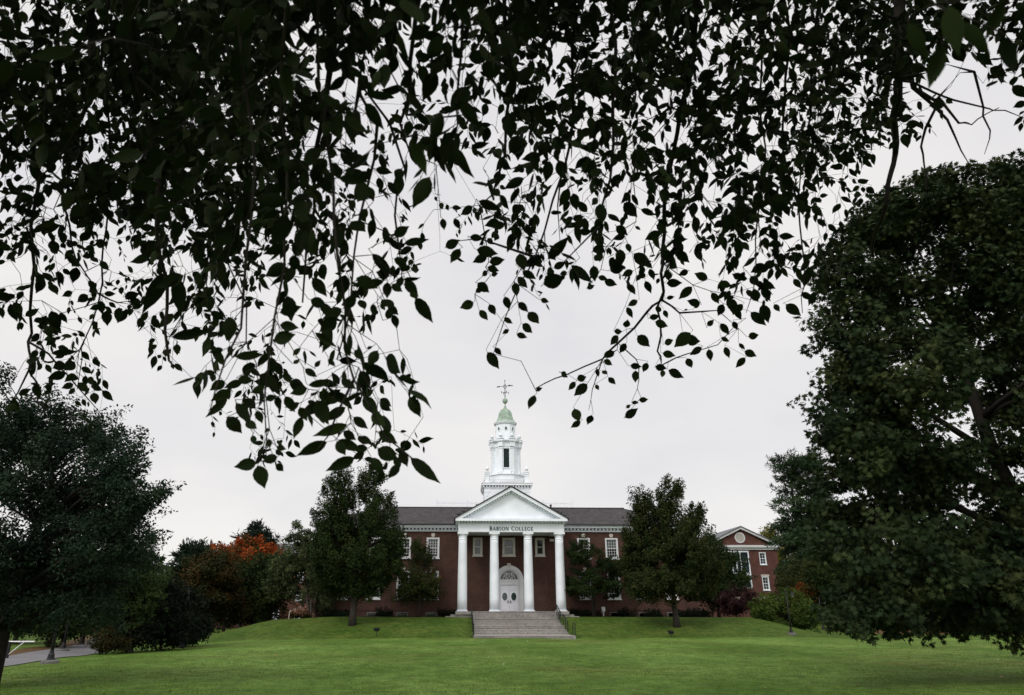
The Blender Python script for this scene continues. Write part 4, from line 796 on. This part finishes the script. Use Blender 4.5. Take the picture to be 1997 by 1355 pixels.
# scattered fallen leaves on the lawn
n_ = 420; X = rng.uniform(-15, 26, n_); Yv = 17+rng.random(n_)**1.1*50; k = (X < 1) | (X > 9) | (Yv < 57.8); X, Yv = X[k], Yv[k]; n_ = len(X)
nr = unit(rng.normal(size=(n_, 3))*.35+np.array((0, 0, 1))); ax = rng.normal(size=(n_, 3)); ax -= nr*(ax*nr).sum(1, keepdims=True)
M['leaf_fallen'] = leafmat('fallen_leaf', [(.1, .06, .02), (.25, .16, .05), (.5, .45, .33)], .0)
o = leaves('fallen_leaves', np.stack([X, Yv, ground(X, Yv)+.02], 1), ax, nr, rng.uniform(.05, .1, n_), 'cherry', M['leaf_fallen'], None, rng.random(n_)); tag(o, kind='stuff')

# ------------------------------------------------------------------ the overhanging tree we stand under
GRID = """
4377797998979552686989756887786877879998
6656999999978763466699877868788678888985
6868998878967866577897779887676757888863
8778789988887676588776988888767885651000
8888689988886667868774788778887678644110
6888679879887457876562678768777785241000
7575688998988667751373887656778865100000
7567898897888765574544745675675653000000
6536678787787665136461464157855631000000
7533357788775664414633541544774430000000
7641217788856667520366454364677761000000
7534665677635663405751125643665567000000
3421433666525561000360014552134321000000
1454033145512352000012003545555300000000
0354002166643454000300035151310000000000
2455100265556565300021042130000000000000
0022000235335562000000410300000000000000
0000000001525346200000000000000000000000
0000000002602424400000000000000000000000
0000000000100000000000000000000000000000
""".split()
over = empty('overhanging_tree', (1.2, -4.5, gz(1.2, -4.5)), 'overhanging tree whose dark backlit leafy boughs hang across the top', 'tree')
rng = np.random.default_rng(12)
NP, NPAR, NR = [], [], []            # skeleton nodes
def node(p, par, r=0.): NP.append(np.array(p, float)); NPAR.append(par); NR.append(r); return len(NP)-1
def chain(par, pts, r0, r1, step=.35):
    dense = []
    for a, b2 in zip(pts[:-1], pts[1:]):
        k = max(1, int(np.linalg.norm(np.subtract(b2, a))/step)); dense += [np.array(a)+(np.array(b2)-np.array(a))*((j+1)/k) for j in range(k)]
    ids = []
    for j, p in enumerate(dense): par = node(p, par, r0+(r1-r0)*(j+1)/len(dense)); ids.append(par)
    return ids
b0 = node((1.2, -4.5, gz(1.2, -4.5)-.2), -1, .42)
tk = chain(b0, [(1.2, -4.5, 0), (1.1, -4.3, 2.5), (1.2, -3.8, 5.2)], .36, .27)
LIMB = [[(0, -1.5, 8.2), (-2, 2., 9.6), (-3.5, 5.5, 10.2), (-5, 8.5, 10.8)], [(-1.5, -2, 7.8), (-5, 1.5, 9.3), (-7.5, 5, 9.9), (-9, 8, 10.3)], [(1.5, -1, 8), (1.6, 2.4, 9.2), (1.2, 5.5, 10.), (.6, 8.6, 10.6)],
        [(3, -1.5, 7.6), (4.4, 2., 9.), (5., 5., 9.8), (5.4, 8.2, 10.4)], [(4, -2.2, 7), (6.8, 1.5, 8.6), (8, 5, 9.4), (9.2, 8, 10.2)], [(.2, -2.4, 6.6), (-.6, .2, 7.4), (-1., 2.4, 7.6)], [(2, -2, 6.6), (2.3, .6, 7.0), (2.6, 2.6, 7.2)]]
for lb in LIMB: chain(tk[-1] if len(lb) == 4 else tk[-3], [NP[tk[-1]]]+lb, .17 if len(lb) == 4 else .1, .035)
nlimb = len(NP)
def nearest(p, need_up=.0, pen=1.5):
    A = np.array(NP[len(tk):]); d = A-p; c = np.linalg.norm(d, axis=1)+pen*np.maximum(0, need_up-d[:, 2]); j = int(np.argmin(c)); return j+len(tk)
def attach(p, most=9.):
    j = nearest(p, .06); a = NP[j]; dv = p-a; ln = np.linalg.norm(dv)
    if ln > most and not (p[2] > 5.5): return None
    k = max(1, int(ln/.12)); par = j
    side = rng.normal(size=3)*.07*ln; sd3 = rng.normal(size=3)*.035*ln
    for i in range(1, k+1):
        t = i/k; q = a+dv*t+side*math.sin(math.pi*t)+sd3*math.sin(2*math.pi*t)+np.array((0, 0, .12*ln*math.sin(math.pi*t))); par = node(q if i < k else p, par)
    return par
# hanging boughs that can be followed one by one in the photo: (distance, thickness, points)
STR = [
 (6., .03, [(1762,-60),(1755,0),(1748,120),(1742,230),(1746,300),(1728,400),(1702,500)]), (6.5, .012, [(1780,170),(1830,200),(1805,250),(1800,300),(1806,370)]), (6.5, .008, [(1820,205),(1862,265),(1890,320)]),
 (5.5, .006, [(1900,140),(1918,210),(1930,270),(1920,300)]), (5.5, .007, [(1830,190),(1870,240),(1895,243),(1948,210)]), (5.8, .006, [(1780,160),(1860,195),(1930,212),(1960,215),(1997,230)]), (5, .003, [(1960,50),(1952,130),(1925,175)]),
 (4.6, .011, [(1372,-50),(1354,110),(1321,258),(1306,332),(1291,494),(1289,532),(1291,585),(1262,608),(1205,669),(1175,700),(1106,730),(1045,757)]), (4.6, .006, [(1291,585),(1325,610),(1400,605),(1440,640)]),
 (4.5, .005, [(1281,600),(1282,685),(1290,712),(1340,690),(1400,672),(1455,620)]), (4.4, .0035, [(1205,669),(1240,700),(1246,740),(1250,775)]), (4.4, .003, [(1175,700),(1155,760),(1148,800)]),
 (3.6, .006, [(1140,-40),(1118,180),(1100,330),(1078,390),(1062,450),(1040,510),(1010,560),(985,620),(962,690)]), (3.6, .0045, [(1095,330),(1092,470)]), (3.2, .005, [(1040,500),(980,480),(935,465),(890,470)]),
 (3.4, .006, [(1185,-40),(1195,200),(1190,350),(1170,440),(1130,480),(1090,520)]), (4.4, .005, [(1470,-40),(1480,200),(1478,420),(1470,560),(1455,610)]), (4.6, .006, [(1520,-40),(1530,200),(1560,440),(1568,560),(1565,610)]),
 (5.5, .012, [(78,-40),(70,150),(68,400),(62,560),(62,650),(57,720),(72,765),(75,790)]), (5.5, .005, [(57,720),(35,765),(10,800)]), (5.3, .006, [(62,670),(95,690),(130,730),(165,770),(200,810)]), (5, .008, [(120,-40),(125,250),(125,400),(140,480),(165,530),(192,572)]),
 (5, .006, [(215,-40),(208,380),(200,550),(180,630),(160,700),(150,760)]), (5, .005, [(192,572),(230,590),(270,595)]), (4.2, .016, [(180,-40),(178,60),(176,160),(150,250),(95,330)]), (4, .014, [(240,-40),(250,60),(265,150),(285,230),(305,320),(312,500),(326,600),(328,690),(340,715)]),
 (3., .012, [(668,-40),(655,60),(640,160),(628,240),(612,330),(598,480),(590,590)]), (2.8, .007, [(722,-40),(715,80),(700,160),(690,230)]), (2.6, .005, [(700,180),(736,240),(730,310),(715,370),(700,430),(690,500),(683,600),(676,680)]),
 (2.4, .004, [(560,-40),(560,300),(555,520),(535,620),(525,700),(515,780),(520,860),(518,900)]), (2.2, .004, [(620,-40),(650,350),(660,520),(672,680),(690,740),(720,790),(750,850),(800,890),(835,925)]), (2.2, .004, [(470,-40),(480,500),(470,640),(440,700),(420,760),(410,800)]),
 (2.3, .004, [(690,740),(660,800),(640,850),(620,875)]), (2.6, .006, [(820,-40),(800,120),(780,240),(800,300),(850,320)]), (2.4, .005, [(905,-40),(900,100),(890,200),(880,280)]), (2.8, .005, [(760,240),(790,330),(770,420),(780,500),(800,540)]),
 (4.5, .006, [(420,-40),(425,300),(420,500),(380,590),(340,640)]), (3.4, .008, [(985,-40),(1000,150),(985,300),(960,380),(935,400)]), (4.6, .012, [(1270,-40),(1240,20),(1200,50),(1150,70),(1090,65)]), (5, .008, [(1600,-40),(1590,100),(1560,300),(1555,420)])]
srcs = []
for dist, rad, pts in STR:
    rad *= 1.35
    W = [atd(px, py, dist*(1+.05*math.sin(px*.1+py*.05))) for px, py in pts]; par = attach(W[0]); NR[par] = rad; a = W[0]
    for j in range(1, len(W)):
        k = max(1, int(np.linalg.norm(W[j]-W[j-1])/.12))
        f0_, f1_ = rng.uniform(0, 6.3, 2)
        for i in range(1, k+1): par = node(W[j-1]+(W[j]-W[j-1])*i/k+math.sin(math.pi*i/k)*np.linalg.norm(W[j]-W[j-1])*(RT*.05*math.sin(f0_+i*.55)+FW*.06*math.sin(f1_+i*.4)), par, rad*(1-.75*(j-1+i/k)/(len(W)-1)))
LP, LA, LN, LL, LW = [], [], [], [], []
def inside(p):                       # the crown's uneven lower outline, seen from under it
    d = p-EYEP; t = float(d@FW)
    if t <= 0: return True
    x = (PX+F*float(d@RT)/t)/50-.5; y = (PY-F*float(d@UP)/t)/50-.5
    if y < 0 or x < 0 or x > 38.99: return y < 16
    x0, y0 = int(x), int(y)
    if y0 > 18: return False
    g = lambda a, b2: int(GRID[b2][a]); v = (g(x0, y0)*(1-x+x0)+g(x0+1, y0)*(x-x0))*(1-y+y0)+(g(x0, y0+1)*(1-x+x0)+g(x0+1, y0+1)*(x-x0))*(y-y0)
    return v > rng.uniform(.7, 2.6)
def leaf(p, ax, ln, nr=None, wd=None):
    ax = ax/np.linalg.norm(ax); nr = rng.normal(size=3) if nr is None else nr; nr = nr-ax*np.dot(nr, ax); LP.append(p); LA.append(ax); LN.append(nr/np.linalg.norm(nr)); LL.append(ln); LW.append(rng.uniform(.7, 1.1) if wd is None else wd)
TW = []
def spray(p, ln, nl, size):
    d = unit(rng.normal(size=3)*np.array((1, 1, .5))+np.array((0, 0, -.75))); pts = [p]; q = p.copy(); k = 4
    for j in range(k): q = q+d*ln/k; d = unit(d+rng.normal(size=3)*.22+np.array((0, 0, -.12))); pts.append(q)
    a = 1; keep = []
    for j in range(nl+1):
        t = min((j+.6)/nl*k, k-.001); i = int(t); b2 = pts[i]+(pts[i+1]-pts[i])*(t-i); dr = unit(pts[i+1]-pts[i]); sd2 = unit(np.cross(dr, rng.normal(size=3)))*a; a = -a
        ax = unit(sd2*.75+dr*.5+np.array((0, 0, -.45))+rng.normal(size=3)*.25) if j < nl else unit(dr+np.array((0, 0, -.3))); sz = size*rng.uniform(.5, 1.25); pb = b2+ax*.012
        if inside(pb+ax*sz*.6): keep.append((t, b2, pb, ax, sz))
    if len(keep) < max(2, .4*nl): return
    par = attach(p, .75)
    if par is None: return
    tm = keep[-1][0]; e = int(tm); TW.append((pts[:e+1]+[keep[-1][1]], [.0014-.0001*i for i in range(e+2)]))
    for t, b2, pb, ax, sz in keep: TW.append(([b2, pb], [.0009, .0008])); leaf(pb, ax, sz)
def zone(px, py):                    # how far off the boughs hang, by part of the crown
    u = rng.random()
    if px < 330: return 4.2+3.4*u if rng.random() < .95 else 2.8+1.2*u
    if px < 560: return 3.4+3.6*u if rng.random() < .8 else 2.3+u
    if px < 960: return 2.2+1.2*u if rng.random() < .72 else 4.+3.*u
    if px < 1250: return 3.+2.*u
    if px < 1560: return 3.8+2.*u
    return 4.8+2.4*u if (py > 180 or px < 1800 or rng.random() < .7) else 1.6+.5*u
tg = []
for gy_, row in enumerate(GRID):
    for gx_, ch in enumerate(row):
        cov = (0, .05, .13, .24, .36, .5, .66, .81, .92, .975)[int(ch)]*(1. if gy_ < 10 else .55 if gx_ < 8 else .75 if gx_ < 18 else .0 if gy_ > 10 else .6)
        if cov <= 0: continue
        need = -math.log(1-cov)*2500*(1. if gy_ > 8 else .44 if 13 < gx_ < 18 else .7 if 12 < gx_ < 19 else .85 if gx_ > 19 else 1.25 if gx_ > 3 else .92); acc = 0
        while acc < need:
            px, py = gx_*50+rng.random()*50, gy_*50+rng.random()*50; dist = zone(px, py); size = rng.uniform(.07, .094); lpx = size*F/dist; nl = int(rng.integers(4, 8)); a1 = .2*lpx*lpx*(nl+1)
            if acc+a1 > need and rng.random() > (need-acc)/a1: break
            tg.append((atd(px, py, dist), nl, size)); acc += a1
            for _ in range(int(rng.integers(0, 3))):
                if acc > need: break
                tg.append((tg[-1][0]+rng.normal(size=3)*.05, nl, size)); acc += a1
for gx_ in range(-6, 46):            # the same crown goes on beyond the frame
    for gy_ in range(-6, 0):
        for _ in range(5):
            px, py = gx_*50+rng.random()*50, gy_*50+rng.random()*50; dist = zone(px, 100); tg.append((atd(px, py, dist), 6, .08))
for gx_ in list(range(-13, 0))+list(range(40, 53)):
    for gy_ in range(-5, 7 if gx_ < 0 else 4):
        for _ in range(5):
            px, py = gx_*50+rng.random()*50, gy_*50+rng.random()*50; tg.append((atd(px, py, 4.4+2.6*rng.random()), 6, .08))
tg.sort(key=lambda t: -t[0][2])
for p, nl, size in tg:
    ln = .045*nl; q = p+np.array((0, 0, ln*.5)); spray(q, ln, nl, size)
# leaves of the lower fringe that can be picked out one by one: stalk end and tip
FR = ((400, 400, 2.336, "85 730 20 625;45 765 -10 760;90 800 20 845;120 845 25 890;100 885 0 970;140 900 215 1000;185 985 240 1025;100 965 170 1040;235 935 262 995;135 690 272 680;230 725 165 755;150 790 225 800;270 830 205 855;355 765 402 812;250 770 320 830;290 780 330 850;275 885 330 870;330 870 335 930;365 870 410 945;465 835 385 860;290 1015 270 1038;215 1048 228 1092;255 1045 265 1075;288 1065 298 1108;325 1100 372 1113;330 1145 255 1168;235 1172 133 1192;240 1185 272 1293;325 1178 360 1214;455 745 512 785;610 705 692 715;705 755 752 838;620 795 690 840;470 820 590 800;520 850 580 900;590 860 660 900;430 920 465 982;530 920 518 968;640 920 535 985;720 870 790 960;760 950 822 1012;795 905 852 938;675 965 742 1022;650 1000 488 1052;630 1030 690 1070;556 1078 410 1136;605 1070 722 1118;600 1075 640 1140;682 1150 548 1206;755 1150 818 1228;790 1030 882 1085;785 1110 882 1160;885 1180 833 1248;890 1115 922 1192;935 1150 1072 1272;700 1060 762 1085;905 175 1022 155;860 140 932 95;910 340 972 418;830 350 830 430;850 360 900 395;760 220 860 330;880 235 918 305;690 330 790 380;750 360 818 345;575 205 645 88;490 330 555 415;600 430 642 385;765 448 770 507;800 450 822 482;340 545 430 560;312 615 420 590;500 580 602 648;480 430 557 462;520 450 592 500;340 490 442 460;400 680 440 650;403 722 432 700;500 737 527 705;738 655 762 643;640 470 690 400;110 640 120 690;60 600 90 560;830 520 852 455;640 640 660 690;680 660 725 705;560 700 595 735"), (840, 380, 2.628, "75 268 152 230;150 275 98 346;200 215 274 225;235 280 347 303;290 310 213 346;300 345 382 330;290 370 352 390;290 390 260 418;310 410 347 400;380 150 303 162;245 30 368 82;215 60 148 102;60 120 70 182;120 120 152 178;440 160 455 238;470 170 547 195;545 260 587 270;455 300 480 390;570 310 478 372;470 390 542 432;445 420 498 478;430 450 442 527;240 450 302 502;230 500 272 468;220 550 146 582;250 590 294 643;300 560 332 617;380 520 400 590;450 550 502 602;500 600 557 664;563 535 608 549;470 660 522 708;375 630 420 660;400 690 367 712;440 712 496 732;290 805 350 893;328 783 364 822;600 330 712 212;630 375 697 343;578 460 692 413;720 360 832 455;800 480 842 458;858 420 907 432;890 440 957 463;950 160 1012 207;728 125 787 110;990 40 1067 117;850 120 880 202;830 290 892 260;760 190 832 185;918 382 987 313;920 390 1002 363;1040 300 1134 372;1058 410 1097 427;1100 440 1132 503;1205 150 1158 125;1180 190 1096 232;1240 230 1317 230;1205 275 1215 352;1260 290 1322 342;1240 410 1198 422;1208 452 1292 450;1340 470 1268 535;1320 390 1268 410;1060 540 1008 570;1005 575 1035 632;1208 530 1252 520;1170 570 1158 612;1195 590 1215 632;1150 650 1222 674;1120 630 1177 620;1060 720 1127 782;1000 680 1010 638;960 720 916 772;1000 760 968 812;940 700 982 700;940 800 882 834;888 845 932 873;850 890 860 935;880 900 907 922;910 935 947 968;802 968 731 1032;742 958 703 1002;750 945 802 930;845 972 862 1000;668 908 697 934;538 1002 572 988;533 1025 498 1094;735 1095 762 1162;768 1160 718 1192;826 1128 803 1172;1022 875 1082 880;1050 900 1050 967;1110 860 1088 912;1188 810 1257 825;1198 762 1247 742;1332 706 1246 782;1305 740 1387 750;1218 897 1294 942;1192 898 1185 938;1150 880 1212 890;1313 838 1342 892;1390 780 1328 822;1425 790 1436 852;1508 778 1532 838;1612 833 1562 887;1628 727 1688 714;1580 760 1612 792;1608 800 1672 828;1485 658 1532 718;1550 648 1572 692;1418 672 1452 638;1488 730 1532 752;996 1142 1064 1092;1030 1062 1068 1066;1068 1052 1117 1048;1002 1092 1024 1074;1380 560 1310 540;1440 500 1480 560;1500 560 1470 622;1530 520 1540 600;1600 560 1550 610;1640 600 1720 672;1700 560 1730 660;1760 560 1790 600;1820 560 1900 620;1900 500 1960 540;1660 480 1680 540;1560 580 1590 640;1420 430 1350 400;1480 450 1545 470;1700 450 1770 480;1860 430 1900 480;1300 590 1318 585;1350 580 1382 545"), (0, 400, 3.012, "980 390 832 642;830 682 872 618;1040 420 1064 652;1008 776 1242 738;1355 655 1342 805;940 878 928 908;960 888 977 922;950 940 922 978;1010 930 1022 967;1028 930 1073 978;1040 813 1040 884;912 788 872 802;922 820 872 852;992 798 978 832;517 528 447 572;592 590 523 612;625 618 630 712;700 600 688 692;742 618 688 694;730 540 824 518;768 558 834 572;832 580 772 612;610 520 682 520;640 570 684 604;590 560 602 642;542 540 518 574;250 735 284 752;310 730 344 768;213 816 258 798;238 892 267 858;300 800 332 844;300 870 462 858;480 858 528 912;382 930 298 962;387 988 276 1018;270 935 302 988;440 920 373 972;440 990 378 1042;432 1050 358 1077;440 1075 398 1114;460 1040 522 1102;480 950 544 992;545 900 588 948;540 1060 602 1090;600 1088 662 1154;550 1100 562 1172;440 1150 482 1182;200 1053 237 1132;108 1112 177 1078;500 1000 502 1062;60 578 102 682;80 570 138 642;148 652 232 608;272 648 238 732;300 620 352 742;350 630 398 694;198 682 262 668;218 140 364 114;370 158 375 237;420 150 452 197;468 207 547 153;483 300 557 297;560 225 632 225;588 328 642 387;368 375 417 412;328 412 367 400;320 640 290 700;380 870 320 900;400 1000 470 1020;520 1010 560 1060;340 830 400 850"))
def fdist(px): return float(np.interp(px, [0, 320, 360, 440, 480, 850, 900, 1080, 1140, 1600], [5.2, 4.6, 3.6, 2.7, 2.4, 2.4, 3.2, 3.4, 4.4, 4.7]))
def one(x0, y0, x1, y1, dist):
    b2, t2 = atd(x0, y0, dist), atd(x1, y1, dist*(1+rng.normal()*.006)); ax = t2-b2; size = np.linalg.norm(ax)/1.05
    nr = unit(-ray(x0, y0)+rng.normal(size=3)*F*.2); q = b2-ax*.12+rng.normal(size=3)*.004
    par = attach(q); TW.append(([NP[par], q, b2], [.0013, .0012, .001])); lp = math.hypot(x1-x0, y1-y0); leaf(b2, ax, size, nr, rng.uniform(.85, 1.1) if lp < 50 else rng.uniform(.5, .75))
for ox, oy, sc2, txt2 in FR:
    for it in txt2.split(';'):
        u0, v0, u1, v1 = map(float, it.split()); xm = ox+(u0+u1)/2/sc2; one(ox+u0/sc2, oy+v0/sc2, ox+u1/sc2, oy+v1/sc2, fdist(xm)+rng.normal()*.08)
for px, py, dx, dy, lp in ((935,111,1,.05,44),(1860,60,.2,1,100),(1968,108,.3,1,80),(1905,75,.7,.8,85),(1825,130,-.3,1,90),(1790,80,.5,1,80),(1940,40,-.5,1,80),(100,105,-1,.2,100),(690,350,1,.1,60),(820,310,.4,.9,70),(560,170,.2,1,80),(905,30,.5,1,74),(850,250,-.3,1,70)):
    l_ = math.hypot(dx, dy)/lp*2; one(px-dx/l_, py-dy/l_, px+dx/l_, py+dy/l_, .09*F/lp)
# the rest of the crown, over and behind us
for _ in range(1500):
    p = np.array((rng.uniform(-8, 9), rng.uniform(-9, 2.2), rng.uniform(4.3, 8.6)))
    if p[1] > 0 and p[2] < EYE+p[1]*1.5+1.2: continue
    spray(p, .45, 8, .15)
# thickness by pipe model, then wood
NPa = np.array(NP); par = np.array(NPAR); cnt = np.zeros(len(NP)); ch_n = np.zeros(len(NP), int)
for j in range(len(NP)-1, 0, -1):
    if cnt[j] == 0: cnt[j] = .0012**2.6
    cnt[par[j]] += cnt[j]
rad = np.minimum(cnt**(1/2.6), .03); rad = np.where(np.arange(len(NP)) < nlimb, np.maximum(np.array(NR), np.minimum(rad, .05)), np.maximum(np.array(NR), np.minimum(rad, .018)))
kids = [[] for _ in NP]
for j in range(1, len(NP)): kids[par[j]].append(j)
wood = MB(); limbs_ = MB(); stack = [(0, None)]
def run(s0, first):
    c = [first] if first is not None else []; c.append(s0); j = s0
    while kids[j]:
        ks = sorted(kids[j], key=lambda q: -cnt[q]); 
        for q in ks[1:]: stack.append((q, j))
        j = ks[0]; c.append(j)
    return c
while stack:
    s0, f0 = stack.pop(); c = run(s0, f0)
    if len(c) < 2: continue
    rs = [rad[q] for q in c]
    if f0 is not None: rs[0] = min(rs[0], rs[1]*1.3)
    mx_ = max(rs); (limbs_ if c[-1] < nlimb or mx_ > .03 else wood).tube([NPa[q] for q in c], rs, 9 if mx_ > .05 else 6 if mx_ > .008 else 4)
for pts, rs in TW: wood.tube(pts, rs, 3)
limbs_.build('trunk', M['bark'], over, smooth=True); wood.build('branches', M['twig'], over)
M['leaf_over'] = leafmat('overhead_leaf', [(.007, .012, .004), (.012, .021, .006), (.021, .034, .009)], .12, .7, .06)
nL = len(LP); leaves('crown', np.array(LP), np.array(LA), np.array(LN), np.array(LL), 'cherry', M['leaf_over'], over, np.clip(.5+rng.normal(size=nL)*.22, 0, 1), np.array(LW))
p0 = at(1583, 618, 4.6); 
ln_ = MB(); 
print('overhead leaves', nL, 'nodes', len(NP))
